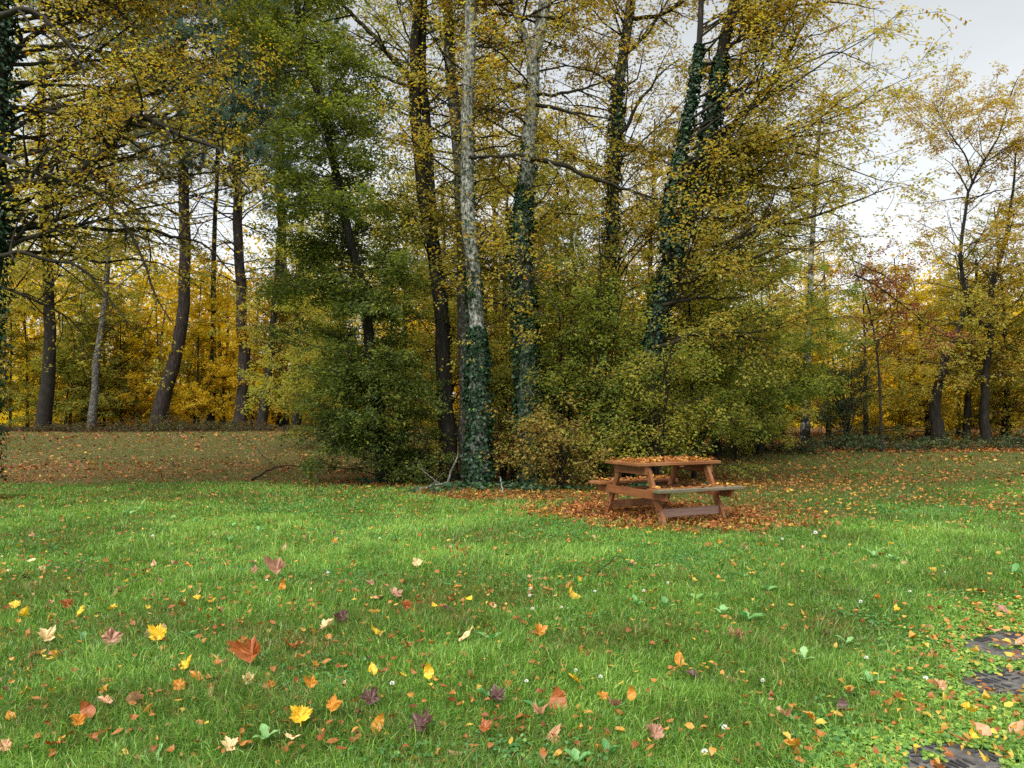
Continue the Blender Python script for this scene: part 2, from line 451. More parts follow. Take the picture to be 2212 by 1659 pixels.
make_tree('hornbeam_tree', 'pale trunk forking into two prongs near the top, ivy sleeve below', 'tree',
          PP(14.7, (1140, 1048), (1140, 900), (1138, 780), (1130, 600), (1128, 529), (1134, 440), (1140, 380), (1146, 290), (1154, 190), (1153, 140), (1162, 80), (1178, 0), (1200, -200)), (.185, .10),
          bark='pale', leaf='gold', tint=zt(.42, -.02), nb=56, t0=.26, t1=.97, az=lambda rng, n: rng.uniform(-60, 240, n), blen=lambda t: 2.1, lpm=14, lsize=.073, seed=7, rough=.06,
          forks=[(PP(14.6, (1153, 160), (1137, 88), (1120, 40), (1111, 0), (1095, -200)), .075, .05)],
          ivy=[(0, .32, 4200, .11, 1.0), (.26, .52, 3400, .11, 1.0), (.48, .60, 300, .06, .6)],
          limbs=[(PP(14.4, (1145, 344), (1185, 350), (1227, 360), (1273, 384), (1307, 393), (1360, 413), (1423, 430)), .05, .02),
                 (PP(14.3, (1143, 335), (1100, 336), (1062, 338), (1030, 345)), .03, .01),
                 (PP(14.5, (1158, 226), (1200, 234), (1238, 245), (1314, 254)), .04, .012),
                 (PP(14.4, (1225, 240), (1268, 262), (1317, 301)), .02, .008),
                 (PP(14.6, (1160, 205), (1215, 200), (1274, 188), (1340, 162)), .035, .012),
                 (PP(14.6, (1147, 182), (1100, 190), (1070, 215), (1045, 232)), .035, .012),
                 (PP(14.4, (1135, 540), (1120, 580, 13.8), (1100, 630, 13.4), (1082, 690, 13.3)), .018, .006), (PP(14.4, (1135, 560), (1160, 600, 13.7), (1190, 640, 13.5), (1215, 695, 13.4)), .018, .006), (PP(14.0, (1150, 620), (1165, 560), (1190, 540), (1230, 530)), .02, .006)],
          extra=lambda s, crown, rng: [tubes(s, catmull(q, 14)[None], np.linspace(r0, r1, 14)[None], 5, 0, .1, rng) for q, r0, r1 in (
              (PP(13.6, (1185, 350), (1200, 365), (1215, 380), (1241, 427), (1262, 447), (1278, 455)), .017, .006), (PP(13.6, (1258, 446), (1250, 470), (1244, 495), (1240, 530), (1250, 560)), .011, .004), (PP(13.6, (1241, 427), (1262, 420), (1290, 428)), .007, .003))])

make_tree('hornbeam_tree', 'slim dark trunk wrapped in ivy, between the forked pale trunk and the leaning ivy tree', 'tree',
          PP(16.3, (1288, 1010), (1295, 850), (1303, 720), (1312, 621), (1322, 530), (1322, 430), (1331, 298), (1337, 198), (1350, 100), (1362, 0), (1370, -250)), (.16, .085),
          bark='grey', leaf='gold', tint=zt(.45, -.02), nb=56, t0=.22, t1=.98, blen=lambda t: 2.4, ang=(35, 70), lpm=13, lsize=.073, seed=8,
          ivy=[(.22, .66, 3600, .08, 1.0), (.6, .8, 300, .05, .6)],
          limbs=[(PP(16.1, (1362, 38), (1397, 38), (1430, 30), (1460, 12), (1500, -30)), .05, .02),
                 (PP(16.1, (1338, 290), (1360, 262), (1373, 231), (1406, 185), (1426, 160), (1465, 130)), .045, .012),
                 (PP(16.0, (1345, 120), (1390, 85), (1420, 40), (1450, -20)), .035, .012),
                 (PP(16.1, (1325, 480), (1350, 455), (1390, 440)), .03, .01)])

T6F = PP(14.8, (1440, 560), (1439, 480), (1450, 420), (1462, 364), (1482, 281), (1500, 180), (1510, 100), (1515, 0), (1520, -200))
make_tree('hornbeam_tree', 'thick leaning ivy clad twin stem hornbeam behind the picnic table with long side boughs', 'tree',
          PP(15.0, (1370, 1002), (1388, 876), (1404, 785), (1422, 694), (1437, 603), (1462, 530), (1490, 440), (1505, 400), (1528, 298), (1545, 200), (1558, 116), (1583, 33), (1610, -100), (1640, -280)), (.175, .085),
          bark='dark', leaf='gold', tint=zt(.52, -.030), nb=96, tpow=1.45, t0=.20, t1=.98, blen=lambda t: 4.3 - 2.9 * t, ang=(50, 80), bend=.10, az=lambda rng, n: rng.uniform(-42, 105, n),
          sec=(4.2, .36), ter=(7, .26), lpm=13, lsize=.076, seed=9, brad=.024,
          forks=[(T6F, .085, .04)],
          ivy=[(.02, .70, 8500, .085, 1.0), (.02, .62, 2600, .06, 1.0, 0)],
          limbs=[(PP(14.6, (1480, 545), (1540, 528), (1591, 516), (1640, 496), (1723, 476), (1796, 453), (1855, 433), (1908, 413), (1950, 400)), .055, .006),
                 (PP(14.4, (1465, 600), (1501, 600), (1534, 581), (1589, 567), (1643, 552), (1700, 520)), .05, .015),
                 (PP(14.5, (1430, 660), (1461, 652), (1516, 643), (1559, 645), (1620, 640)), .04, .01),
                 (PP(14.2, (1410, 750), (1450, 742), (1498, 723), (1552, 723), (1600, 722), (1660, 735)), .04, .01),
                 (PP(15.2, (1505, 430), (1550, 418), (1591, 410), (1634, 401), (1683, 405), (1750, 403), (1820, 380)), .045, .012),
                 (PP(15.3, (1530, 330), (1580, 270), (1637, 211), (1690, 150), (1729, 62), (1780, -20)), .05, .02),
                 (PP(15.5, (1545, 230), (1600, 190), (1680, 160), (1760, 130), (1810, 112), (1860, 128)), .04, .008),
                 (PP(15.0, (1560, 120), (1620, 60), (1700, 20), (1790, 5), (1850, 12), (1900, 20)), .04, .006),
                 (PP(15.0, (1515, 370), (1600, 340), (1700, 300), (1800, 285), (1840, 262), (1875, 255)), .04, .006)], limb_density=1.1)

# hornbeam scrub filling the foot of the clump
def shrub(name, label, px, py, D, h, w, leaf, tint, seed, nstem=6, dens=1.0, nb=70, lsize=.062, bark='dark', group=None, low=.04, blen=None, bush='shrub'):
    rng = np.random.default_rng(seed + 100)
    b = P(px, py, D)
    forks = []
    for k in range(nstem):
        a = rng.random() * 6.28; e = (.25 + .6 * rng.random()) * w * .62
        tip = b + np.array([math.cos(a) * e, math.sin(a) * e, h * (.6 + .4 * rng.random())])
        mid = b + (tip - b) * .5 + np.array([0, 0, h * .12]) + rng.normal(0, .06, 3)
        forks.append(([b + rng.normal(0, .06, 3) * [1, 1, 0] - [0, 0, .05], mid, tip], .016 + .008 * h / 3, .006))
    top = b + np.array([rng.normal(0, .1), rng.normal(0, .1), h])
    return make_tree(name, label, bush, [b, b + (top - b) * .5 + rng.normal(0, .05, 3), top], (.03 + .004 * h, .008), bark=bark, leaf=leaf, tint=tint, group=group,
                     nb=nb, t0=low, t1=1, blen=blen or (lambda t: w * .55 * (1.1 - .5 * t)), ang=(45, 85), bend=-.05, sec=(6, .36), ter=(9, .22), lpm=27, lsize=lsize * 1.08,
                     seed=seed, forks=forks, lvar=(.35, 1.15), brad=.014, sides=7, leafdens=dens, K=14)


shrub('hornbeam_shrub', 'low russet and gold shrub at the foot of the forked ivy trunk', 1088, 1046, 14.9, 1.5, 1.3, 'bronze', tint_const(.34, .2), 21, nb=52)
shrub('hornbeam_shrub', 'tall green and yellow shrub between the two ivy covered trunks and the slim one', 1205, 1036, 15.2, 4.7, 2.4, 'olive', zt(.62, .0), 22, nb=96)
shrub('hornbeam_shrub', 'dense green shrub in front of the slim ivy trunk, behind the end of the table', 1300, 1030, 15.0, 4.9, 2.2, 'olive', zt(.72, .02), 23, nb=110)
shrub('hornbeam_shrub', 'broad bronze and yellow shrub rising right behind the picnic table top', 1420, 1018, 14.2, 2.5, 1.9, 'olive', zt(.56, .03), 24, nb=96, nstem=8)
shrub('hornbeam_shrub', 'small brown and gold shrub at the dark gap beside the table', 1210, 1050, 13.8, 1.35, 1.5, 'bronze', tint_const(.42, .2), 25, nb=48)
shrub('hornbeam_shrub', 'yellow green shrub under the long boughs of the leaning ivy tree', 1500, 985, 16.0, 4.4, 2.7, 'olive', zt(.66, .0), 26, nb=86)
shrub('hornbeam_shrub', 'thin yellow seedling shrub at the foot of the dark trunk', 915, 1046, 14.9, .9, .8, 'gold', tint_const(.7, .15), 27, nb=16, nstem=3, dens=.7)

# ------------------------------------------------------------------ ivy tree at the frame edge with its reaching limbs
LD = 12.0
make_tree('hornbeam_tree', 'ivy covered trunk at the edge of the view with long mossy limbs over the lawn', 'tree',
          PP(LD, (-75, 1086), (-62, 930), (-48, 780), (-32, 600), (-22, 450), (-15, 300), (-10, 0), (-5, -220), (0, -420)), (.25, .15),
          bark='dark', leaf='gold', tint=zt(.42, -.012), nb=60, t0=.34, t1=.98, blen=lambda t: 4.3 - .8 * t, ang=(50, 85), bend=.02, az=lambda rng, n: rng.uniform(8, 88, n),
          sec=(4.2, .38), ter=(7, .26), lpm=13, lsize=.066, seed=12, brad=.03,
          ivy=[(.03, .99, 9000, .20, 1.0)],
          limbs=[(PP(LD, (-15, 425), (45, 399), (125, 387), (208, 348), (256, 294), (283, 253), (300, 247), (336, 268), (381, 289), (428, 309), (470, 315), (488, 345), (518, 387), (540, 412)), .085, .012),
                 (PP(11.2, (-10, 40), (40, 20), (80, 27), (110, 56), (131, 80), (158, 107), (170, 131), (185, 165)), .05, .015),
                 (PP(12.6, (-8, -160), (120, -80), (238, 6), (274, 39), (286, 74), (300, 110), (312, 143), (330, 165), (345, 185)), .06, .012),
                 (PP(12.3, (0, 180), (60, 85), (107, 53), (149, 27), (193, 9), (260, -20)), .05, .02),
                 (PP(11.6, (-20, 330), (70, 370), (152, 395), (208, 416), (238, 446), (262, 480), (278, 498), (301, 546), (320, 590), (333, 629), (357, 676), (372, 700)), .055, .008),
                 (PP(12.8, (-25, 500), (80, 490), (159, 488), (238, 498), (317, 494), (389, 514), (448, 530), (476, 566), (504, 594)), .055, .010),
                 (PP(11.8, (-30, 560), (40, 546), (107, 562), (171, 574), (222, 629), (258, 673), (290, 720)), .04, .006),
                 (PP(12.2, (150, 380), (190, 440), (215, 470)), .025, .006),
                 (PP(12.1, (210, 346), (225, 390), (238, 410), (268, 440), (290, 490)), .025, .006),
                 (PP(13.0, (0, 620), (60, 640), (150, 690), (210, 760)), .03, .006)], limb_density=1.7)

# ------------------------------------------------------------------ the edge of the wood: pines and trunks beyond the lawn
def pine_extra(spec):
    def f(s, crown, rng):
        C, n, zlo, zhi, blen_, dead = spec
        c = catmull(C, 24)
        # dead and living whorl boughs
        pos, T, _ = interp(c[None], np.zeros((1, 24)), np.zeros(n, int), rng.random(n))
        # by height
        zz = zlo + (zhi - zlo) * rng.random(n)
        pos = np.stack([np.interp(zz, c[:, 2], c[:, 0]), np.interp(zz, c[:, 2], c[:, 1]), zz], 1)
        phi = rng.random(n) * 6.283
        live = zz > dead
        D = np.stack([np.cos(phi), np.sin(phi), np.where(live, .25, .05)], 1)
        L = blen_ * (.5 + .6 * rng.random(n))
        b, rb = shoot(pos, D, L, np.full(n, .045), .01, 8, np.array([0, 0, .12]), .12, rng)
        tubes(s, b, rb, 5, 0, .1, rng)
        q, rq, iq = laterals(b, rb, 2.6, .2, 1, lambda Lp, t: Lp * .33, 50, rng, 5, np.array([0, 0, .1]), .12, .5, .006)
        tubes(s, q, np.maximum(rq, .006), 3, 0, 0, rng)
        ql = live[iq]
        w, rw, _ = laterals(q[ql], rq[ql], 3.0, .2, 1, lambda Lp, t: Lp * .5 + .1, 45, rng, 4, np.array([0, 0, .15]), .1, .5, .005)
        # needle tufts
        for Q, RQ, per in ((q[ql], rq[ql], 9), (w, rw, 11)):
            Lq = np.linalg.norm(np.diff(Q, axis=1), axis=2).sum(1); cnt = rng.poisson(Lq * per) + 2
            i = np.repeat(np.arange(len(Q)), cnt); t = .35 + .65 * rng.random(len(i))
            p, TT, _ = interp(Q, RQ, i, t)
            i2 = np.repeat(np.arange(len(p)), 9)
            d = nrm(TT[i2] * .8 + rng.normal(0, .65, (len(i2), 3)))
            leaf_faces(crown, p[i2], d, rng.normal(0, 1, (len(i2), 3)), .20 * (.7 + .6 * rng.random(len(i2))), 0, np.clip(.55 + rng.normal(0, .25, len(i2)), 0, 1), .13, .02)
    return f


p1 = PP(37.5, (338, 914), (352, 860), (372, 795), (388, 720), (396, 640), (400, 560), (398, 450), (396, 330), (392, 200), (385, 50), (380, -150))
make_tree('pine_tree', 'tall pine with a bent foot and bare dead boughs below its blue green top', 'tree', p1, (.31, .17), bark='pine', leaf='needle', nb=0, seed=31, rough=.08,
          extra=pine_extra((p1, 84, 9.0, 25, 4.8, 12.6)))
p2 = PP(38.0, (516, 920), (527, 800), (522, 660), (515, 520), (512, 400), (510, 300), (505, 150), (500, -100))
make_tree('pine_tree', 'straight dark pine with many bare side boughs, beside the green hornbeam', 'tree', p2, (.28, .16), bark='pine', leaf='needle', nb=0, seed=32, rough=.08,
          extra=pine_extra((p2, 80, 7.5, 24, 4.4, 12.4)))
p3 = PP(41.0, (610, 925), (612, 700), (608, 450), (600, 200), (590, -60))
make_tree('pine_tree', 'pine mostly hidden behind the top of the green hornbeam', 'tree', p3, (.28, .15), bark='pine', leaf='needle', nb=0, seed=33, rough=.08,
          extra=pine_extra((p3, 50, 10, 24, 4.0, 12)))

ODG = 'trees at the edge of the wood'
def edge_tree(name, label, pts, D, rad, leaf, tint, seed, bark='dark', blen=3.0, nb=40, t0=.12, lsize=.12, dens=1.0, group=ODG, brad=.03, **kw):
    return make_tree(name, label, 'tree', PP(D, *pts), rad, bark=bark, leaf=leaf, tint=tint, nb=nb, t0=t0, blen=(blen if callable(blen) else (lambda t: blen * (1.1 - .5 * t))), ang=kw.pop('ang', (55, 88)), bend=-.02,
                     sec=(3.4, .34), ter=(5, .26), lpm=20 * dens, lsize=lsize, seed=seed, brad=brad, sides=9, group=group, K=16, twigr=.004, **kw)


edge_tree('oak_tree', 'thick dark trunk at the wood edge with ragged yellow leaves round it', [(93, 917), (103, 840), (110, 720), (104, 600), (95, 480), (90, 350), (90, 120)], 36.0, (.27, .16), 'gold', zt(.62, 0), 41, blen=4.2, nb=40, t0=.30)
edge_tree('birch_tree', 'slim grey leaning trunk at the wood edge between the dark oak and the bent pine', [(197, 917), (212, 760), (222, 690), (235, 540), (242, 420), (250, 250)], 35.5, (.16, .07), 'gold', zt(.68, 0), 42, bark='grey', blen=2.5, nb=28, t0=.32)
edge_tree('oak_tree', 'short dark trunk at the wood edge just past the straight pine', [(562, 924), (575, 840), (590, 700), (600, 560), (605, 470)], 37.5, (.22, .08), 'gold', zt(.6, 0), 43, blen=2.6, nb=30, t0=.34)
edge_tree('oak_tree', 'dark trunk at the wood edge close to the green hornbeam', [(638, 927), (643, 820), (640, 700), (650, 550), (655, 450)], 38.0, (.2, .08), 'olive', zt(.5, 0), 44, blen=2.6, nb=30, t0=.34)
edge_tree('oak_tree', 'brown leaved oak standing among the pines at the wood edge', [(455, 918), (460, 760), (462, 560), (470, 340), (470, 120), (475, 60)], 40.0, (.16, .06), 'rust', zt(.5, 0), 45, blen=2.2, nb=20, t0=.72, dens=.7)
# slender saplings, each its own small tree
def sap_label(k):
    return ['slender yellow sapling at the edge of the wood', 'thin stemmed olive sapling at the edge of the wood'][k]


rs = np.random.default_rng(77)
for k, (px, D, h, leaf, mu) in enumerate([(22, 40, 9, 'gold', .65), (150, 41, 8, 'olive', .4), (178, 39.5, 9, 'gold', .8), (262, 41, 7.5, 'gold', .6), (300, 42, 6.5, 'olive', .5), (428, 39.5, 8, 'amber', .5),
                                          (420, 41, 5, 'gold', .75), (485, 40, 9, 'amber', .6), (545, 39, 7, 'amber', .5), (598, 41, 8.5, 'gold', .5), (675, 40, 8, 'gold', .6), (700, 38, 7, 'olive', .4),
                                          (60, 40, 8.5, 'amber', .7), (345, 41, 8, 'amber', .5), (225, 42, 8, 'gold', .6), (140, 39, 4.5, 'olive', .5), (-40, 38, 9, 'gold', .6)]):
    b = np.array([(px / 2.16 - 512) / F * D, D, float(gz(0, D))]); lean = rs.normal(0, .4)
    make_tree('sapling', sap_label(0 if leaf != 'olive' else 1), 'tree', [b, b + [lean * .3, 0, h * .5], b + [lean, rs.normal(0, .3), h]], (.06, .015), bark='dark', leaf=leaf, tint=tint_const(mu, .18),
              group='saplings at the edge of the wood', nb=58, t0=.08, blen=lambda t: 2.5 * (1.1 - .5 * t), ang=(60, 90), bend=-.05, sec=(3.2, .36), ter=(4.6, .26), lpm=22, lsize=.12, seed=200 + k, brad=.02, sides=6, K=10, twigr=.004)

# behind the clump
for k, (px, D, h, leaf, mu, lab) in enumerate([
        (730, 25, 8.5, 'olive', .45, 'olive tree standing behind the green hornbeam'),
        (872, 23, 8.2, 'gold', .55, 'yellow tree seen between the green hornbeam and the dark trunk'),
        (975, 21, 7.6, 'gold', .65, 'yellow green tree behind the dark trunk and the bare pale trunk'),
        (1085, 22, 8.5, 'gold', .5, 'golden tree in the gap between the two pale ivy trunks'),
        (1190, 24, 10.5, 'gold', .35, 'golden brown tree behind the forked pale trunk'),
        (1265, 21, 8.0, 'olive', .5, 'olive tree behind the tall green shrub and slim ivy trunk'),
        (1395, 23, 10, 'gold', .4, 'golden tree between the slim ivy trunk and the leaning ivy tree'),
        (1545, 22, 8.5, 'olive', .45, 'olive tree behind the boughs of the leaning ivy tree'),
        (1075, 27, 13, 'gold', .4, 'tall thin golden tree rising behind the two pale trunks')]):
    b = np.array([(px / 2.16 - 512) / F * D, D, float(gz(0, D))]); ln = rs.normal(0, .3)
    make_tree('hornbeam_tree', lab, 'tree', [b, b + [ln * .4, 0, h * .5], b + [ln, .2, h]], (.12, .02), bark='dark', leaf=leaf, tint=tint_const(mu, .18), nb=84, t0=.05,
              blen=lambda t: 2.6 * (1.15 - .6 * t), ang=(50, 85), bend=0, sec=(4.2, .34), ter=(6, .24), lpm=28, lsize=.085, seed=300 + k, brad=.022, sides=8, K=12, twigr=.003)

# right hand side
shrub('hornbeam_shrub', 'grey green spreading shrub tree under the long boughs, left of the birch', 1640, 950, 22.5, 6.3, 4.2, 'olive', tint_const(.72, .18), 51, nb=80, lsize=.085, dens=.75)
shrub('hornbeam_shrub', 'dark green low shrub at the lawn edge between the table and the birch', 1590, 962, 20.5, 2.6, 2.6, 'green', tint_const(.55, .2), 52, nb=50, lsize=.075, dens=.8)
edge_tree('birch_tree', 'thin white and black birch trunk at the lawn edge, right of the clump', [(1738, 950), (1742, 800), (1747, 690), (1752, 560), (1760, 420), (1768, 300), (1775, 210)], 26.0, (.13, .05), 'gold', zt(.55, 0), 53, bark='birch', blen=2.2, nb=40, t0=.3, lsize=.08, dens=1.1)
shrub('dark_bush', 'dark twiggy evergreen bush right of the birch trunk', 1832, 952, 25.5, 3.2, 2.2, 'darkbush', tint_const(.4, .2), 54, nb=60, lsize=.07, dens=.9, nstem=9, bush='bush')
R1 = [(2128, 966), (2127, 840), (2134, 765), (2143, 690), (2143, 620), (2160, 560), (2178, 480), (2188, 400), (2192, 330)]
make_tree('poplar_tree', 'sparse topped tree at the open side with its stems forking above the lawn edge', 'tree', PP(26.5, *R1), (.15, .025), bark='dark', leaf='gold', tint=tint_const(.25, .18), nb=96, t0=.18, t1=1,
          blen=lambda t: 2.7 * (1.25 - .75 * t), ang=(35, 70), bend=.2, sec=(3.6, .33), ter=(5.2, .24), lpm=17, lsize=.095, seed=55, brad=.022, twigr=.004,
          forks=[(PP(26.3, (2134, 705), (2110, 708), (2098, 690), (2085, 630), (2074, 549), (2084, 470), (2090, 420), (2100, 393), (2126, 347), (2159, 291), (2179, 215), (2200, 165)), .085, .012),
                 (PP(26.2, (2100, 393), (2087, 340), (2054, 291), (2028, 245), (2022, 205)), .035, .005)],
          limbs=[(PP(26.3, (2092, 415), (2070, 374), (2044, 345)), .03, .01), (PP(26.3, (2095, 430), (2153, 413), (2220, 405)), .03, .01)])
edge_tree('oak_tree', 'dark curved trunk near the open side, left of the sparse topped tree', [(2032, 962), (2020, 900), (2022, 860), (2035, 800), (2054, 745), (2075, 700), (2090, 620)], 26.0, (.2, .06), 'gold', zt(.55, 0), 56, blen=2.6, nb=44, t0=.38, lsize=.09)
edge_tree('oak_tree', 'thin dark trunk between the curved trunk and the sparse topped tree', [(2085, 962), (2092, 850), (2098, 760), (2105, 650), (2110, 560)], 27.5, (.12, .04), 'olive', zt(.4, 0), 57, blen=2.2, nb=34, t0=.34, lsize=.09)
RED = PP(23.5, (1905, 957), (1898, 800), (1880, 680), (1850, 590), (1838, 550))
make_tree('maple_tree', 'slender maple with a drooping branch of red leaves at the open side', 'tree', RED, (.045, .015), bark='dark', leaf='crimson', tint=tint_const(.5, .25), nb=26, t0=.45, blen=lambda t: 1.5, az=lambda rng, n: rng.normal(0, 60, n),
          sec=(4, .34), ter=(6, .26), lpm=22, lsize=.085, seed=58, limbs=[(PP(23.0, (1845, 593), (1907, 626), (1955, 662), (2000, 700), (2060, 735)), .03, .008), (PP(23.2, (1835, 560), (1900, 590), (1950, 620), (1985, 650)), .025, .006)], limb_density=1.4)
for k, (px, D, h, leaf, mu, w) in enumerate([(1690, 29, 6.5, 'gold', .5, 2.6), (1790, 30, 7.2, 'amber', .55, 2.6), (1870, 28, 5.5, 'gold', .6, 2.3), (1945, 29, 6.8, 'gold', .45, 2.6), (2005, 28, 5.8, 'amber', .55, 2.3),
                                             (2180, 28, 8.5, 'olive', .35, 2.6), (2225, 28.5, 6.0, 'olive', .35, 2.3), (2290, 27, 9, 'gold', .4, 3), (1620, 31, 8.5, 'gold', .5, 3), (2070, 31, 7.5, 'gold', .5, 2.8), (2165, 28.5, 3.4, 'olive', .3, 2.0)]):
    b = np.array([(px / 2.16 - 512) / F * D, D, float(gz(0, D))]); ln = rs.normal(0, .35)
    make_tree('sapling', ['slender yellow sapling at the edge of the wood', 'thin stemmed olive sapling at the edge of the wood'][leaf == 'olive'], 'tree', [b, b + [ln * .4, 0, h * .5], b + [ln, .2, h]], (.08, .018), bark='dark', leaf=leaf,
              tint=tint_const(mu, .18), group='saplings at the edge of the wood', nb=60, t0=.05, blen=(lambda w: lambda t: w * (1.1 - .6 * t))(w), ang=(55, 90), bend=-.03, sec=(3.6, .34), ter=(5, .25), lpm=22, lsize=.10, seed=400 + k, brad=.02, sides=6, K=10, twigr=.004)

# ------------------------------------------------------------------ the deep wood, which reads as one mass
def far_wood():
    rng = np.random.default_rng(91); s = Soup()
    n = 230
    xs = rng.uniform(-58, 58, n); ys = rng.uniform(45, 74, n); hs = rng.uniform(7.5, 12.5, n) * np.where(xs > 12, .85, 1)
    for k in range(n):
        x, y, h = xs[k], ys[k], hs[k]; z = float(gz(x, y))
        tubes(s, catmull([[x, y, z - .1], [x + rng.normal(0, .3), y, z + h * .5], [x + rng.normal(0, .6), y, z + h * .9]], 6)[None], np.linspace(.14, .03, 6)[None], 5, 1, .1, rng)
        m = 1500; c = rng.integers(4, 9)
        cc = np.stack([rng.normal(0, 1.6, c), rng.normal(0, 1.6, c), rng.uniform(.02, .98, c) ** 1.15 * h], 1)
        i = rng.integers(0, c, m)
        p = cc[i] + rng.normal(0, 1, (m, 3)) * np.array([1.25, 1.25, .8]) + np.array([x, y, z]); p[:, 2] = np.maximum(p[:, 2], z + .15)
        mu = .5 + rng.normal(0, .15)
        leaf_faces(s, p, rng.normal(0, 1, (m, 3)) - [0, 0, .4], np.array([0, 0, 1.]) + rng.normal(0, .7, (m, 3)), .24 * (.6 + .8 * rng.random(m)), 0, np.clip(mu + rng.normal(0, .2, m), 0, 1), .6)
    m = 60000; px_ = rng.uniform(-50, 50, m); py_ = rng.uniform(44, 56, m)       # low growth between the stems
    hz = 2.6 * fnoise(px_ * .35, py_ * .35, 93) * rng.random(m) ** .8
    leaf_faces(s, np.stack([px_, py_, gz(px_, py_) + .05 + hz], 1), rng.normal(0, 1, (m, 3)), np.array([0, 0, 1.]) + rng.normal(0, .7, (m, 3)), .22 * (.6 + .8 * rng.random(m)), 0, np.clip(.6 + rng.normal(0, .22, m), 0, 1), .6)
    o = s.build('woods', [M['amber'], BARK['dark']]); tag(o, 'amber and yellow woodland beyond the lawn edge', 'woods', kind='stuff')


far_wood()


# ------------------------------------------------------------------ bramble banks along the foot of the wood
def bramble(px0, px1, D, h, seed, label, leaf='bramble', mu=.35):
    rng = np.random.default_rng(seed); s = Soup()
    x0 = (px0 / 2.16 - 512) / F * D; x1 = (px1 / 2.16 - 512) / F * D; n = int(abs(x1 - x0) * 26)
    base = np.array([(x0 + x1) / 2, D, float(gz(0, D))])
    S = np.stack([rng.uniform(x0, x1, n), D + rng.uniform(-.7, .9, n), np.zeros(n)], 1); S[:, 2] = gz(S[:, 0], S[:, 1]) - .02
    a = rng.random(n) * 6.283
    hh = h * (.4 + .9 * vnoise(S[:, 0] * .9, S[:, 1], seed))
    q, r = shoot(S, np.stack([np.cos(a) * .6, np.sin(a) * .6, np.ones(n)], 1), hh * 1.9, np.full(n, .007), .003, 7, np.array([0, 0, -2.2]), .12, rng)
    q[:, :, 2] = np.maximum(q[:, :, 2], gz(q[:, :, 0], q[:, :, 1]) + .01)
    tubes(s, q, r, 3, 1, 0, rng)
    leaves_on(s, q, r, 24, .085, 0, tint_const(mu, .25), rng, .1, .4, .7, .7, .05)
    o = s.build('bramble_bank', [M[leaf], BARK['dark']], None, base)
    return tag(o, label, 'bramble')


bramble(-90, 190, 34.6, .55, 61, 'low reddish bramble bank at the foot of the dark oak by the frame edge')
bramble(190, 330, 34.4, .75, 62, 'reddish bramble bank between the grey leaning trunk and the bent pine')
bramble(300, 520, 35.0, .95, 63, 'dark bramble bank round the foot of the bent pine', mu=.5)
bramble(520, 760, 35.4, .5, 64, 'thin low bramble bank past the straight pine towards the green hornbeam')
bramble(1540, 1760, 23.4, .7, 65, 'dark green bramble bank at the foot of the birch', 'darkbush', .5)
bramble(1750, 1960, 24.3, .8, 66, 'dark twiggy bramble bank under the evergreen bush', 'darkbush', .35)
bramble(1960, 2290, 24.8, .6, 67, 'dark bramble bank under the curved trunk and the sparse topped tree', 'darkbush', .45)

# ------------------------------------------------------------------ ground
def litter_density(x, y):
    """0..1: how much of the ground lies under fallen leaves"""
    x = np.asarray(x, float); y = np.asarray(y, float)
    nz = fnoise(x * .7, y * .7, 9) - .5
    # patch round the table, drawn out towards the trees
    u = (x - 2.0) * .97 - (y - 10.6) * .22; v = (x - 2.0) * .22 + (y - 10.6) * .97
    e = np.sqrt((u / 2.05) ** 2 + (v / 1.6) ** 2)
    d = 1.0 - sstep(.62, 1.22, e + nz * .75 + .25 * (fnoise(x * 3.1, y * 3.1, 19) - .5))
    e2 = np.sqrt(((x - .3) / 1.9) ** 2 + ((y - 13.0) / 1.1) ** 2)
    d = np.maximum(d, .8 * (1 - sstep(.7, 1.2, e2 + nz * .5)))
    band = sstep(14.4, 15.6, y + nz * 1.2) * (1 - sstep(18.5, 23, y + nz * 3)) * (1 - sstep(-1.6, -.4, x - (y - 14) * .15))
    d = np.maximum(d, .50 * band * (.55 + 1.6 * nz))
    fld = sstep(8.9, 11.5, y + nz * 3 + np.clip(x - 6, 0, 5) * .35) * sstep(1.2, 3.2, x)
    d = np.maximum(d, fld * np.clip(.19 + .6 * nz, .03, .45) * (1 - .45 * sstep(19, 23, y)))
    d = np.maximum(d, sstep(17, 20, y) * np.clip(.07 + .3 * nz, .01, .2))
    clump = np.exp(-((x - 1.0) / 5.5) ** 4 - ((y - 16.5) / 2.6) ** 4)
    d = np.maximum(d, .75 * clump)
    d = np.maximum(d, .09 * sstep(9.5, 13.5, y + nz * 2))
    wood = sstep(33.5, 35, y) * (x < 2) + sstep(22.8, 24, y) * (x >= 2)
    return np.clip(np.maximum(d, .9 * wood), 0, 1)


def green_of(x, y):
    """1 = lush lawn, 0 = tired olive grass under the trees"""
    x = np.asarray(x, float); y = np.asarray(y, float)
    nz = fnoise(x * .45 + 7, y * .45, 4) - .5
    left = 1 - sstep(14.0, 15.8, y + nz * 1.6)
    right = 1 - .8 * sstep(9.0, 14.0, y + nz * 5 - np.clip(x - 6.5, 0, 6) * .9)
    right = np.maximum(right, .75 * sstep(.55, .75, fnoise(x * .35, y * .35, 31)) * (y > 12))
    w = sstep(-.5, 3.0, x)
    g = left * (1 - w) + right * w
    return np.clip(g, 0, 1)


def near_path(x, y):
    """1 where the worn strip with the slabs runs"""
    x = np.asarray(x, float); y = np.asarray(y, float)
    c = 1.25 + (y - 2.9) * .70
    return sstep(-.55, .25, x - c) * (1 - sstep(5.2, 6.3, y))


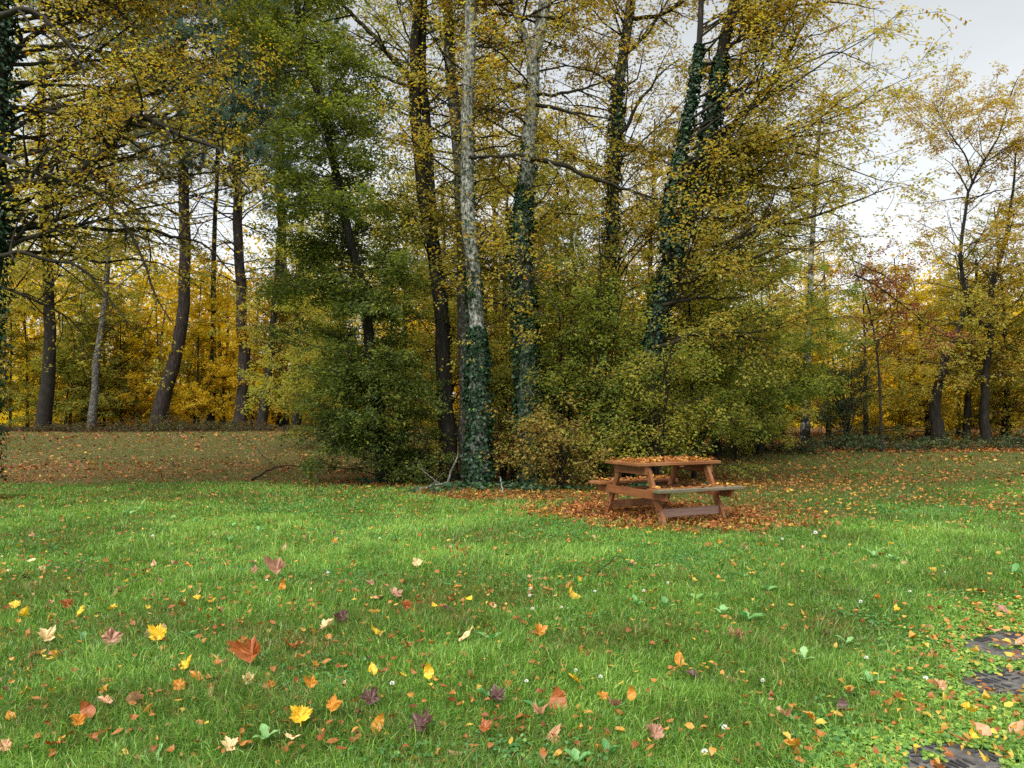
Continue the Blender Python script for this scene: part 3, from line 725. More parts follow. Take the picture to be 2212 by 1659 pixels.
def ground_sheet():
    xs = np.unique(np.concatenate([np.arange(-26, 26.01, .25), np.array([-400, -200, -120, -80, -60, -45, -35, -30, 30, 35, 45, 60, 80, 120, 200, 400])]))
    ys = np.unique(np.concatenate([np.arange(-4, 46.01, .25), np.array([-200, -80, -30, -12, -7, 50, 56, 64, 75, 90, 120, 200, 400])]))
    X, Y = np.meshgrid(xs, ys); Z = gz(X, Y) + .025 * (fnoise(X * 1.1, Y * 1.1, 2) - .5) * sstep(.9, 1.6, np.hypot((X - 2) / 1.0, (Y - 10.3) / 1.0))
    V = np.stack([X, Y, Z], -1).reshape(-1, 3); nx = len(xs); ny = len(ys)
    i = np.arange(nx * ny).reshape(ny, nx)
    Fc = np.stack([i[:-1, :-1], i[:-1, 1:], i[1:, 1:], i[1:, :-1]], -1).reshape(-1, 4)
    s = Soup(); s.add(V, Fc, 0, .5, True)
    m, nt, out = mat_new('lawn soil'); N = nt.nodes; K = nt.links
    o = s.build('ground', [m])
    for nm, fn in (('litter', litter_density), ('lush', green_of)):
        a = o.data.attributes.new(nm, 'FLOAT', 'POINT'); a.data.foreach_set('value', fn(X, Y).ravel().astype(np.float32))
    tc = N.new('ShaderNodeTexCoord')
    def noise(sc, det=5):
        n = N.new('ShaderNodeTexNoise'); n.inputs['Scale'].default_value = sc; n.inputs['Detail'].default_value = det; K.new(tc.outputs['Object'], n.inputs['Vector']); return n.outputs['Fac']
    gr = ramp(nt, [(.3, (.035, .075, .012)), (.55, (.065, .15, .02)), (.75, (.11, .17, .03))]); K.new(noise(9), gr.inputs['Fac'])
    ol = ramp(nt, [(.3, (.028, .030, .010)), (.55, (.065, .064, .018)), (.75, (.11, .09, .026))]); K.new(noise(7), ol.inputs['Fac'])
    li = ramp(nt, [(.3, (.03, .015, .008)), (.5, (.09, .036, .015)), (.65, (.18, .075, .022)), (.8, (.28, .16, .04))]); K.new(noise(38, 3), li.inputs['Fac'])
    def attr(nm):
        a = N.new('ShaderNodeAttribute'); a.attribute_name = nm; return a.outputs['Fac']
    def mix(f, a, b):
        x = N.new('ShaderNodeMix'); x.data_type = 'RGBA'; K.new(f, x.inputs['Factor']); K.new(a, x.inputs['A']); K.new(b, x.inputs['B']); return x.outputs['Result']
    c = mix(attr('lush'), ol.outputs[0], gr.outputs[0]); c = mix(attr('litter'), c, li.outputs[0])
    b = N.new('ShaderNodeBsdfPrincipled'); b.inputs['Roughness'].default_value = .9; b.inputs['Specular IOR Level'].default_value = .15
    K.new(c, b.inputs['Base Color'])
    bp = N.new('ShaderNodeBump'); bp.inputs['Strength'].default_value = .6; bp.inputs['Distance'].default_value = .03; K.new(noise(45, 4), bp.inputs['Height']); K.new(bp.outputs[0], b.inputs['Normal'])
    K.new(b.outputs[0], out.inputs['Surface'])
    tag(o, kind='structure')
    return o


ground_sheet()

SLABS = []   # (corner outline in ground plane) filled below, grass keeps off them
def slab_outline(pts):
    q = np.array([G(*p)[:2] for p in pts]); out = []; rg = np.random.default_rng(int(pts[0][0]))
    for k in range(len(q)):
        p0, p1 = q[k], q[(k + 1) % len(q)]; n = max(2, int(np.linalg.norm(p1 - p0) / .05))
        for t in np.arange(n) / n: out.append(p0 + (p1 - p0) * t + rg.normal(0, .016, 2))
    return np.array(out)


SLABS = [slab_outline([(2075, 1398), (2110, 1372), (2170, 1366), (2300, 1385), (2400, 1420), (2400, 1452), (2280, 1440), (2190, 1432), (2130, 1420)]),
         slab_outline([(2060, 1478), (2095, 1452), (2160, 1446), (2300, 1462), (2420, 1500), (2420, 1545), (2280, 1525), (2190, 1512), (2110, 1500)]),
         slab_outline([(1945, 1640), (1985, 1612), (2060, 1606), (2130, 1618), (2175, 1640), (2170, 1690), (2060, 1720), (1965, 1690)])]


def inside(poly, x, y):
    c = np.zeros(np.shape(x), bool); n = len(poly)
    for k in range(n):
        x0, y0 = poly[k]; x1, y1 = poly[(k + 1) % n]
        hit = ((y0 > y) != (y1 > y)) & (x < (x1 - x0) * (y - y0) / (y1 - y0 + 1e-12) + x0)
        c ^= hit
    return c


def on_slab(x, y):
    r = np.zeros(np.shape(x), bool)
    for p in SLABS:
        m = p.mean(0); r |= inside(m + (p - m) * .93, x, y)
    return r & (fnoise(np.asarray(x) * 7, np.asarray(y) * 7, 77) < .64)


def scatter(n, y0, y1, rng, power=2.0):
    """ground points, thinning with distance, over a wedge wider than the view"""
    if power == 2.0:
        y = np.exp(rng.uniform(math.log(y0), math.log(y1), n))
    else:
        u = rng.random(n); e = 2 - power; y = (y0 ** e + u * (y1 ** e - y0 ** e)) ** (1 / e)
    x = (rng.random(n) * 2 - 1) * (.74 * y + .8)
    return x, y


# ------------------------------------------------------------------ grass
def grass():
    rng = np.random.default_rng(5)
    n = 1050000
    x, y = scatter(n, 2.55, 44, rng)
    lit = litter_density(x, y); gr = green_of(x, y); pth = near_path(x, y)
    tuft = fnoise(x * 2.2, y * 2.2, 14)
    keep = (rng.random(n) > lit * .97) & ~on_slab(x, y) & (rng.random(n) > pth * .95 * (1.3 - tuft)) & ~((y > 34.5) & (x < 2)) & ~((y > 24) & (x > 2))
    keep &= rng.random(n) > (1 - gr) * .35
    x, y, gr, pth, tuft = x[keep], y[keep], gr[keep], pth[keep], tuft[keep]; n = len(x)
    z = gz(x, y)
    hgt = (.035 + .10 * tuft ** 1.5) * (.6 + .75 * rng.random(n)) * (1 - .35 * pth) * (.55 + .45 * gr) * (1 - .25 * sstep(7, 14, y))
    tall = rng.random(n) < .03; hgt = np.where(tall, hgt * 1.6, hgt)
    w = np.maximum(.0044 * (.45 + 1.1 * rng.random(n)), .00095 * y * (.6 + .8 * rng.random(n)))
    a = rng.random(n) * 6.283; comb = 6.283 * fnoise(x * .9, y * .9, 21) * 1.5
    lean = hgt * (.15 + 1.05 * rng.random(n) ** 1.3)
    dx = np.cos(a) * .9 + np.cos(comb) * .22; dy = np.sin(a) * .9 + np.sin(comb) * .22
    fa = rng.random(n) * 6.283; wx = np.cos(fa); wy = np.sin(fa)
    p0 = np.stack([x, y, z - .006], 1); wv = np.stack([wx, wy, np.zeros(n)], 1) * (w * .5)[:, None]
    D = np.stack([dx * lean, dy * lean, np.zeros(n)], 1); U = np.array([0, 0, 1.])[None] * hgt[:, None]
    V = np.stack([p0 - wv, p0 + wv, p0 + D * .32 + U * .62 - wv * .8, p0 + D * .32 + U * .62 + wv * .8, p0 + D + U * np.clip(1.02 - .35 * (lean / hgt) ** 2, .5, 1)[:, None]], 1)
    k = np.arange(n)[:, None] * 5
    lush = .58 + .85 * (fnoise(x * .8, y * .8, 33) - .5) + .4 * (fnoise(x * 3, y * 3, 35) - .5) + rng.normal(0, .21, n) + .12 * pth
    old = .17 + .3 * (fnoise(x * .6, y * .6, 37) - .5) + rng.normal(0, .09, n)
    t = np.clip(gr * lush + (1 - gr) * old, 0, 1)
    straw = rng.random(n) < .035; t = np.where(straw, .05, t)
    s = Soup(); s.add2(V, [k + np.array([[0, 1, 3, 2]]), k + np.array([[2, 3, 4]])], 0, [t, t])
    o = s.build('grass', [M['grass']]); tag(o, 'green lawn grass, lush in front and olive under the trees', 'grass', kind='stuff')


grass()


def disc_leaves(s, pos, nn, rad, mat, tint, rng, m=6):
    n = len(pos); nn = nrm(nn); ref = rng.normal(0, 1, (n, 3)); a = nrm(np.cross(nn, ref)); b = np.cross(nn, a)
    th = np.arange(m) * 2 * math.pi / m
    V = pos[:, None, :] + rad[:, None, None] * (np.cos(th)[None, :, None] * a[:, None, :] + np.sin(th)[None, :, None] * b[:, None, :] * .85)
    k = np.arange(n)[:, None] * m
    s.add(V, k + np.arange(m)[None], mat, tint)


def clover():
    rng = np.random.default_rng(15); s = Soup()
    n = 110000
    x, y = scatter(n, 2.6, 12, rng)
    patch = sstep(.54, .70, fnoise(x * .75 + 3, y * .75, 51)) * .50
    q = G(1480, 1215); patch = np.maximum(patch, .9 * np.exp(-((x - q[0]) / 1.4) ** 2 - ((y - q[1]) / .9) ** 2))
    pth = near_path(x, y)
    keep = (rng.random(n) < np.maximum(patch, pth * .95)) & ~on_slab(x, y) & (litter_density(x, y) < .4)
    x, y, pth = x[keep], y[keep], pth[keep]; n = len(x)
    h = (.022 + .036 * rng.random(n)) * (1 - .6 * pth)
    c = np.stack([x, y, gz(x, y) + h], 1)
    lr = (.0055 + .005 * rng.random(n) + .003 * pth) * np.maximum(1, y / 7); a0 = rng.random(n) * 6.283
    for j in range(3):
        a = a0 + j * 2.094
        p = c + np.stack([np.cos(a) * lr, np.sin(a) * lr, rng.normal(0, .002, n)], 1)
        disc_leaves(s, p, np.stack([np.cos(a) * .35, np.sin(a) * .35, np.ones(n)], 1) + rng.normal(0, .25, (n, 3)), lr, 0, np.clip(.26 + .46 * pth + rng.normal(0, .2, n), 0, 1), rng)
    o = s.build('ground_cover', [M['clover']]); tag(o, 'low clover and small leaved ground cover in the lawn', 'ground cover', kind='stuff')


clover()


def ivy_carpet():
    rng = np.random.default_rng(16); s = Soup(); n = 5200
    x = rng.uniform(-3.2, 3.6, n); y = 14.0 + rng.normal(0, .45, n) + np.clip(x, -1, 2) * .0
    keep = rng.random(n) < sstep(.38, .6, fnoise(x * 1.3, y * 1.3, 61)) * (1 - .8 * ((x > .6) & (y < 13.6)))
    x, y = x[keep], y[keep]; n = len(x)
    p = np.stack([x, y, gz(x, y) + .02 + .11 * rng.random(n)], 1); a = rng.random(n) * 6.283
    leaf_faces(s, p, np.stack([np.cos(a), np.sin(a), -.2 + 0 * a], 1), np.array([0, -.4, 1.]) + rng.normal(0, .35, (n, 3)), .075 * (.6 + .7 * rng.random(n)), 0, np.clip(.6 + rng.normal(0, .2, n), 0, 1), .95, .06)
    o = s.build('ivy_carpet', [M['ivy']]); tag(o, 'dark ivy carpet along the foot of the clump', 'ivy', kind='stuff')


ivy_carpet()


# ------------------------------------------------------------------ fallen leaf litter
def curled_faces(soup, pos, d, n, size, mat, tint, rng, asp=.6):
    d = nrm(d); s = nrm(np.cross(n, d)); n = nrm(np.cross(d, s)); N_ = len(pos)
    L = size[:, None]; cu = rng.normal(0, .28, (N_, 1)); fo = rng.uniform(-.1, .45, (N_, 1)); a = asp * rng.uniform(.6, 1.25, (N_, 1)) * .5
    def pt(t, w, sg):
        return pos + d * L * (t - .5) + n * L * (cu * (2 * t - 1) ** 2 + fo * abs(w) * a * (1 + .8 * rng.normal(0, .5, (N_, 1)) * (w != 0))) + s * L * a * w * sg
    j = lambda: 1 + .25 * float(rng.normal())
    V = np.stack([pt(0, 0, 1), pt(.3, .85, -1), pt(.33, 0, 1), pt(.3, .85, 1), pt(.66, .8, -1), pt(.68, 0, 1), pt(.66, .8, 1), pt(1, 0, 1)], 1)
    k = np.arange(N_)[:, None] * 8
    q = np.concatenate([k + np.array([[1, 4, 5, 2]]), k + np.array([[2, 5, 6, 3]])]); t3 = np.concatenate([k + np.array([[0, 1, 2]]), k + np.array([[0, 2, 3]]), k + np.array([[4, 7, 5]]), k + np.array([[5, 7, 6]])])
    soup.add2(V, [q, t3], mat, [np.tile(tint, 2), np.tile(tint, 4)])


def litter():
    rng = np.random.default_rng(17); s = Soup()
    n = 330000
    x, y = scatter(n, 7.0, 33, rng, 1.2)
    keep = rng.random(n) < litter_density(x, y) * np.where(y > 15.2, .38, .60)
    x, y = x[keep], y[keep]
    m = 8500; xx, yy = scatter(m, 3.0, 13, rng, 1.3)                # scraps in the near lawn
    kk = rng.random(m) < (.35 + .3 * (xx < .5) + .55 * (fnoise(xx * 1.4, yy * 1.4, 73) > .56)) * np.where(xx > 1.5, .75, 1); xx, yy = xx[kk], yy[kk]
    # more scraps on the worn strip
    m = 4200; x3, y3 = scatter(m, 2.7, 6, rng, 1.0); k3 = rng.random(m) < near_path(x3, y3); x3, y3 = x3[k3], y3[k3]
    near = np.r_[np.zeros(len(x), bool), np.ones(len(xx) + len(x3), bool)]
    x = np.r_[x, xx, x3]; y = np.r_[y, yy, y3]; n = len(x)
    d = litter_density(x, y)
    p = np.stack([x, y, gz(x, y) + np.where(near, .030 + .055 * rng.random(n), .012 + .030 * rng.random(n) + .02 * (d < .5))], 1)
    a = rng.random(n) * 6.283
    sz = np.where(near, .022 + .034 * rng.random(n), (.038 + .045 * rng.random(n) ** 1.5) * np.maximum(1, y / 14))
    red = np.clip(.40 + .16 * ((x > 1) & (np.hypot((x - 2) / 2.6, (y - 10.6) / 2.1) > 1)) + .25 * (fnoise(x * .8, y * .8, 71) - .5) + rng.normal(0, .24, n) + np.where(near, .12, -.12 * (y > 14.6)), 0, 1)
    curled_faces(s, p, np.stack([np.cos(a), np.sin(a), rng.normal(0, .25, n)], 1), np.array([0, 0, 1.]) + rng.normal(0, .42, (n, 3)), sz, 0, red, rng, .62)
    o = s.build('leaf_litter', [M['litter']]); tag(o, 'rust and gold fallen leaves covering the ground round the table and under the trees', 'fallen leaves', kind='stuff')


litter()

# ------------------------------------------------------------------ picnic table
TC = np.array([2.002, 10.267]); TH = .466


def wood_mat(name, c0, c1, grain=(2.2, 38, 38), weather=None, rough=.55):
    m, nt, out = mat_new(name); N = nt.nodes; K = nt.links
    tc = N.new('ShaderNodeTexCoord'); mp = N.new('ShaderNodeMapping'); mp.inputs['Scale'].default_value = grain; K.new(tc.outputs['Object'], mp.inputs['Vector'])
    no = N.new('ShaderNodeTexNoise'); no.inputs['Scale'].default_value = 1; no.inputs['Detail'].default_value = 6; no.inputs['Roughness'].default_value = .6; K.new(mp.outputs[0], no.inputs['Vector'])
    r = ramp(nt, [(.3, c0), (.7, c1)]); K.new(no.outputs['Fac'], r.inputs['Fac']); col = r.outputs[0]
    if weather:
        n2 = N.new('ShaderNodeTexNoise'); n2.inputs['Scale'].default_value = 5; n2.inputs['Detail'].default_value = 6; K.new(tc.outputs['Object'], n2.inputs['Vector'])
        r2 = ramp(nt, [(.50, (0, 0, 0)), (.66, (1, 1, 1))]); K.new(n2.outputs['Fac'], r2.inputs['Fac'])
        mx = N.new('ShaderNodeMix'); mx.data_type = 'RGBA'; K.new(r2.outputs[0], mx.inputs['Factor']); K.new(col, mx.inputs['A']); mx.inputs['B'].default_value = (*weather, 1); col = mx.outputs['Result']
    b = N.new('ShaderNodeBsdfPrincipled'); b.inputs['Roughness'].default_value = rough; b.inputs['Specular IOR Level'].default_value = .35; K.new(col, b.inputs['Base Color'])
    bp = N.new('ShaderNodeBump'); bp.inputs['Strength'].default_value = .35; bp.inputs['Distance'].default_value = .006; K.new(no.outputs['Fac'], bp.inputs['Height']); K.new(bp.outputs[0], b.inputs['Normal'])
    K.new(b.outputs[0], out.inputs['Surface']); return m


WB = wood_mat('brown stained wood', (.14, .052, .017), (.26, .102, .034), weather=(.29, .14, .06))
WV = wood_mat('brown stained wood across', (.14, .050, .017), (.26, .100, .034), grain=(38, 2.2, 38), weather=(.29, .10, .04))
WU = wood_mat('brown stained wood upright', (.14, .050, .017), (.25, .095, .033), grain=(38, 20, 2.5), weather=(.28, .13, .065))
WG = wood_mat('grey weathered wood', (.085, .068, .042), (.22, .185, .13), weather=(.10, .12, .06), rough=.75)
WP = wood_mat('faded pinkish wood', (.22, .13, .10), (.34, .22, .18), rough=.6)
BOLT = plain_mat('dark bolt steel', (.02, .017, .015), .5)
table = empty('picnic_table', (TC[0], TC[1], 0), 'brown wooden picnic table with attached benches, strewn with fallen leaves', 'picnic table')
table.rotation_euler = (0, 0, TH)


def beam(bm, c, sx, sy, sz, rot=None, bev=.004):
    """a sawn board centred at c with half sizes sx, sy, sz"""
    r = bmesh.ops.create_cube(bm, size=2.0)
    vs = r['verts']
    bmesh.ops.scale(bm, vec=(sx, sy, sz), verts=vs)
    es = list({e for v in vs for e in v.link_edges})
    rb = bmesh.ops.bevel(bm, geom=es, offset=bev, segments=2, affect='EDGES', profile=.5)
    vs = list({v for f in rb['faces'] for v in f.verts} | {v for v in vs if v.is_valid})
    if rot is not None:
        bmesh.ops.transform(bm, matrix=rot.to_4x4(), verts=vs)
    bmesh.ops.translate(bm, vec=c, verts=vs)
    return vs


def tpart(name, bm, mats, label=None, parent=None):
    me = bpy.data.meshes.new(name); bm.to_mesh(me); bm.free()
    for m in mats: me.materials.append(m)
    o = bpy.data.objects.new(name, me); COL.objects.link(o); o.parent = parent or table
    if label: o['label'] = label
    return o


bm = bmesh.new()
for k in range(5):
    v = -.372 + .0725 + k * (.744 - .145) / 4
    beam(bm, (random.uniform(-.006, .006), v, .731 + random.uniform(-.001, .001)), .665, .0715, .019)
tpart('tabletop', bm, [WB])
for sgn in (-1, 1):
    seat = bmesh.new()
    if sgn < 0:
        beam(seat, (0, -.585, .430), .655, .068, .018)
        so = tpart('bench_seat', seat, [WB], 'brown bench seat with a grey weathered outer plank')
        g = bmesh.new(); beam(g, (.012, -.722, .430), .667, .066, .019); tpart('outer_plank', g, [WG], 'grey weathered plank with greenish edges', so)
    else:
        beam(seat, (0, .585, .430), .66, .068, .018); beam(seat, (-.004, .722, .430), .664, .066, .018)
        so = tpart('bench_seat', seat, [WB])
for u in (-.475, .475):
    out = -1 if u < 0 else 1
    for sgn in (-1, 1):
        foot = Vector((u, sgn * .623, 0.0)); top = Vector((u, sgn * .285, .712)); mid = (foot + top) / 2; d = (top - foot)
        ang = math.atan2(d.y, d.z)
        b = bmesh.new(); vs = beam(b, (0, 0, 0), .022, .050, d.length / 2 + .02, None, .004)
        R_ = Matrix.Rotation(-ang, 3, 'X'); bmesh.ops.transform(b, matrix=R_.to_4x4(), verts=b.verts); bmesh.ops.translate(b, vec=mid, verts=b.verts)
        for v in b.verts:                              # sawn level at floor and table
            if v.co.z < 0: v.co.z = 0
            v.co.z = min(v.co.z, .7085)
        leg = tpart('leg', b, [WU])
        for zz in (.115, .165):
            bb = bmesh.new()
            vv = foot + d * (zz / d.z)
            bmesh.ops.create_cone(bb, segments=8, radius1=.009, radius2=.008, depth=.012, cap_ends=True, matrix=Matrix.Translation((u + out * .026, vv.y, zz)) @ Matrix.Rotation(math.pi / 2, 4, 'Y'))
            tpart('bolt', bb, [BOLT], None, leg)
    b = bmesh.new(); beam(b, (u + out * .0455, 0, .360), .0225, .745, .051); tpart('seat_beam', b, [WV])
    b = bmesh.new(); beam(b, (u + out * .0455, 0, .654), .0225, .345, .056); tpart('top_beam', b, [WV])
b = bmesh.new(); beam(b, (0.02, 0, .697), .035, .362, .0135); tpart('centre_batten', b, [WV])
for sgn, mm in ((-1, WP), (1, WB)):
    b = bmesh.new(); beam(b, (0, sgn * .553, .140), .4515, .016, .052)
    tpart('foot_rail', b, [mm], 'faded pinkish foot rail' if sgn < 0 else None)
# under-table long rail between the two seat beams
b = bmesh.new(); beam(b, (0, .20, .385), .4515, .035, .018); tpart('tie_rail', b, [WB])


def leaves_on_table():
    rng = np.random.default_rng(18); s = Soup()
    c, sn = math.cos(TH), math.sin(TH)
    def put(n, u0, u1, v0, v1, z):
        u = rng.uniform(u0, u1, n); v = rng.uniform(v0, v1, n)
        p = np.stack([TC[0] + u * c - v * sn, TC[1] + u * sn + v * c, z + .006 + .022 * rng.random(n)], 1); a = rng.random(n) * 6.283
        curled_faces(s, p, np.stack([np.cos(a), np.sin(a), rng.normal(0, .3, n)], 1), np.array([0, 0, 1.]) + rng.normal(0, .4, (n, 3)), .045 + .025 * rng.random(n), 0, np.clip(.55 + rng.normal(0, .24, n), 0, 1), rng, .62)
    put(400, -.60, .62, -.33, .36, .750); put(40, -.64, .66, -.36, .36, .750)
    put(150, -.6, .62, .53, .78, .448); put(60, -.6, .64, -.77, -.54, .449)
    o = s.build('leaf_scatter', [M['litter']]); tag(o, 'rust and yellow leaves lying on the table top and benches', 'fallen leaves', kind='stuff')


leaves_on_table()

# ------------------------------------------------------------------ paving slabs showing through the turf
def slab_material():
    m, nt, out = mat_new('wet dark slab'); N = nt.nodes; K = nt.links
    tc = N.new('ShaderNodeTexCoord'); no = N.new('ShaderNodeTexNoise'); no.inputs['Scale'].default_value = 22; no.inputs['Detail'].default_value = 6; K.new(tc.outputs['Object'], no.inputs['Vector'])
    r = ramp(nt, [(.35, (.045, .043, .046)), (.6, (.11, .105, .10)), (.75, (.17, .15, .125))]); K.new(no.outputs['Fac'], r.inputs['Fac'])
    b = N.new('ShaderNodeBsdfPrincipled'); b.inputs['Roughness'].default_value = .38; K.new(r.outputs[0], b.inputs['Base Color']); K.new(b.outputs[0], out.inputs['Surface'])
    return m


SLABM = slab_material(); RIDGE = plain_mat('dark slab ridges', (.03, .029, .034), .35, .5)
slab_labels = ['dark ridged paving slab, farthest of the three in the worn turf', 'dark ridged paving slab between the other two, edged with tan leaves', 'dark ridged paving slab nearest the viewer, a yellow leaf on its back edge']
for k, poly in enumerate(SLABS):
    c = poly.mean(0); sl = empty('paving_slab', (c[0], c[1], 0), slab_labels[k], 'paving slab', 'paving slabs in the worn turf')
    rng = np.random.default_rng(500 + k)
    b = bmesh.new(); grow = 1.02
    vs = [b.verts.new(((p[0] - c[0]) * grow, (p[1] - c[1]) * grow, .006)) for p in poly]; f = b.faces.new(vs)
    if f.normal.z < 0: f.normal_flip()
    e = bmesh.ops.extrude_face_region(b, geom=[f]); bmesh.ops.translate(b, vec=(0, 0, -.05), verts=[v for v in e['geom'] if isinstance(v, bmesh.types.BMVert)])
    bmesh.ops.recalc_face_normals(b, faces=b.faces)
    tpart('slab_face', b, [SLABM], None, sl)
    b = bmesh.new(); a0 = .35
    for gx in np.arange(-1.6, 1.6, .085):
        for gy in np.arange(-.6, .6, .085):
            u = gx * math.cos(a0) - gy * math.sin(a0); v = gx * math.sin(a0) + gy * math.cos(a0)
            if not inside(poly - c, np.array([u]), np.array([v]))[0]: continue
            o90 = rng.random() < .5; cx0, cy0 = u + c[0], v + c[1]
            for j in (-1, 0, 1):
                if rng.random() < .30 or fnoise(np.array([cx0 * 5]), np.array([cy0 * 5]), 81)[0] > .60: continue
                off = j * .025
                cx, cy = (u + off * -math.sin(a0), v + off * math.cos(a0)) if not o90 else (u + off * math.cos(a0), v + off * math.sin(a0))
                hs = .031 * rng.uniform(.7, 1.05)
                beam(b, (cx, cy, .0075), hs, rng.uniform(.004, .0075), rng.uniform(.003, .006), Matrix.Rotation(a0 + (math.pi / 2 if o90 else 0) + rng.normal(0, .16), 3, 'Z'), .0018)
    tpart('ridges', b, [RIDGE], None, sl)

# ------------------------------------------------------------------ fallen branch and twigs
def branch_obj(name, label, cat, lines, mat, seed):
    rng = np.random.default_rng(seed); s = Soup(); base = lines[0][0][0].copy(); base[2] = float(gz(base[0], base[1]))
    for pts, r0, r1 in lines:
        c = catmull(pts, 14); c[1:-1] += rng.normal(0, r0 * .35, (12, 3)); tubes(s, c[None], np.linspace(r0, r1, 14)[None], 7, 0, .2, rng)
    return tag(s.build(name, [mat], None, base), label, cat)


def GP(D, *pts):
    return [P(px, py, D) for px, py in pts]


lich = bark_mat('lichen branch bark', [(.35, (.03, .026, .02)), (.5, (.10, .095, .08)), (.7, (.24, .25, .22))], scale=(20, 20, 20), bump=.3)
g0 = G(888, 1064)
branch_obj('fallen_branch', 'grey lichened forked branch lying at the foot of the dark trunk', 'branch',
           [([P(888, 1060, 13.6), P(921, 1053, 13.65), P(953, 1047, 13.75), P(965, 1042, 13.8), P(975, 1019, 13.85), P(986, 996, 13.9), P(989, 975, 13.9)], .034, .012),
            ([P(953, 1047, 13.75), P(925, 1026, 13.9), P(911, 1012, 14.0), P(907, 996, 14.0)], .014, .006),
            ([P(965, 1044, 13.8), P(991, 1053, 13.7), P(1008, 1060, 13.6)], .013, .006),
            ([P(932, 1048, 13.7), P(948, 1030, 13.9), P(960, 1020, 14.0)], .008, .004)], lich, 601)
branch_obj('fallen_branch', 'thin dark curved twig lying in the clover in front of the table', 'branch',
           [([G(1283, 1256) + [0, 0, .03], G(1290, 1250) + [0, 0, .05], G(1317, 1240) + [0, 0, .10], G(1329, 1230) + [0, 0, .12], G(1352, 1222) + [0, 0, .06]], .006, .003)], BARK['dark'], 602)
branch_obj('fallen_branch', 'short pale stick leaning at the foot of the russet shrub', 'branch', [([P(1087, 1072, 13.1), P(1084, 1050, 13.3), P(1080, 1030, 13.5)], .018, .012)], lich, 603)
branch_obj('fallen_branch', 'dark bare branch on the leaf strewn grass left of the green hornbeam', 'branch',
           [([G(545, 1040) + [0, 0, .03], G(575, 1028) + [0, 0, .10], G(620, 1016) + [0, 0, .12], G(690, 1018) + [0, 0, .05]], .025, .008), ([G(598, 1022) + [0, 0, .11], G(560, 1000) + [0, 0, .3], G(545, 965) + [0, 0, .2]], .012, .004)], BARK['dark'], 604)

# ------------------------------------------------------------------ single fallen leaves in the near lawn
def maple_mesh(name, seed, lobes=5, sharp=1.0, curl=.25, fold=.15):
    rng = np.random.default_rng(seed)
    tips = [(0, 1.0), (52, .88), (-52, .88), (105, .58), (-105, .58)] if lobes == 5 else [(0, 1.0), (62, .86), (-62, .86)]
    ctrl = []
    for a, r in tips:
        r *= rng.uniform(.62, 1.12)
        ctrl += [(a, r), (a - 11, r * .74), (a + 11, r * .74), (a - 15, r * .80 * sharp), (a + 15, r * .80 * sharp)]
    sin = [26, -26, 79, -79, 140, -140] if lobes == 5 else [31, -31, 110, -110]
    for a in sin: ctrl.append((a + rng.uniform(-4, 4), (.46 if abs(a) < 90 else .40) * rng.uniform(.9, 1.15)))
    ctrl += [(172, .30), (-172, .30)]
    ctrl.sort()
    pts = []
    for a, r in ctrl:
        t = math.radians(a); pts.append((math.sin(t) * r, math.cos(t) * r))
    cu = curl * rng.uniform(.6, 2.4) * rng.choice([-1, 1, 1]); dirc = rng.random() * 6.28; mf = rng.uniform(.15, .75)
    def z(x, y, a):
        t = math.atan2(x, y); rr = math.hypot(x, y)
        vein = abs(math.sin((t) * 3.4)) if lobes == 5 else abs(math.sin(t * 2.9))
        w = x * math.cos(dirc) + y * math.sin(dirc)
        return cu * w * w + fold * vein * rr * .5 + mf * abs(x) + .07 * rng.normal()
    b = bmesh.new()
    c0 = b.verts.new((0, .0, 0)); vs = [b.verts.new((x, y, z(x, y, 0))) for x, y in pts]
    mids = [b.verts.new((x * .55, y * .55, z(x * .55, y * .55, 0) * .8)) for x, y in pts]
    n = len(vs)
    for k in range(n):
        k2 = (k + 1) % n
        b.faces.new((c0, mids[k], mids[k2])); b.faces.new((mids[k], vs[k], vs[k2], mids[k2]))
    q = [b.verts.new(p) for p in ((-.015, 0, .0), (.015, 0, .0), (.03, -.55, .10), (.0, -.55, .10))]
    b.faces.new(q)
    for v in b.verts: v.co *= .5
    me = bpy.data.meshes.new(name); b.to_mesh(me); b.free()
    return me


def oval_mesh(name, seed, curl=.3):
    rng = np.random.default_rng(seed); b = bmesh.new(); n = 8; L, R_ = [], []; mid = []
    for k in range(n + 1):
        t = k / n; w = .30 * math.sin(math.pi * t ** .8) + .003; y = t - .5; zc = curl * (t - .5) ** 2 * 2
        mid.append(b.verts.new((0, y, zc))); L.append(b.verts.new((-w * (1 + rng.normal(0, .08)), y, zc + .12 * w + .03 * rng.normal()))); R_.append(b.verts.new((w * (1 + rng.normal(0, .08)), y, zc + .3 * w + .03 * rng.normal())))
    for k in range(n):
        b.faces.new((L[k], mid[k], mid[k + 1], L[k + 1])); b.faces.new((mid[k], R_[k], R_[k + 1], mid[k + 1]))
    me = bpy.data.meshes.new(name); b.to_mesh(me); b.free()
    return me


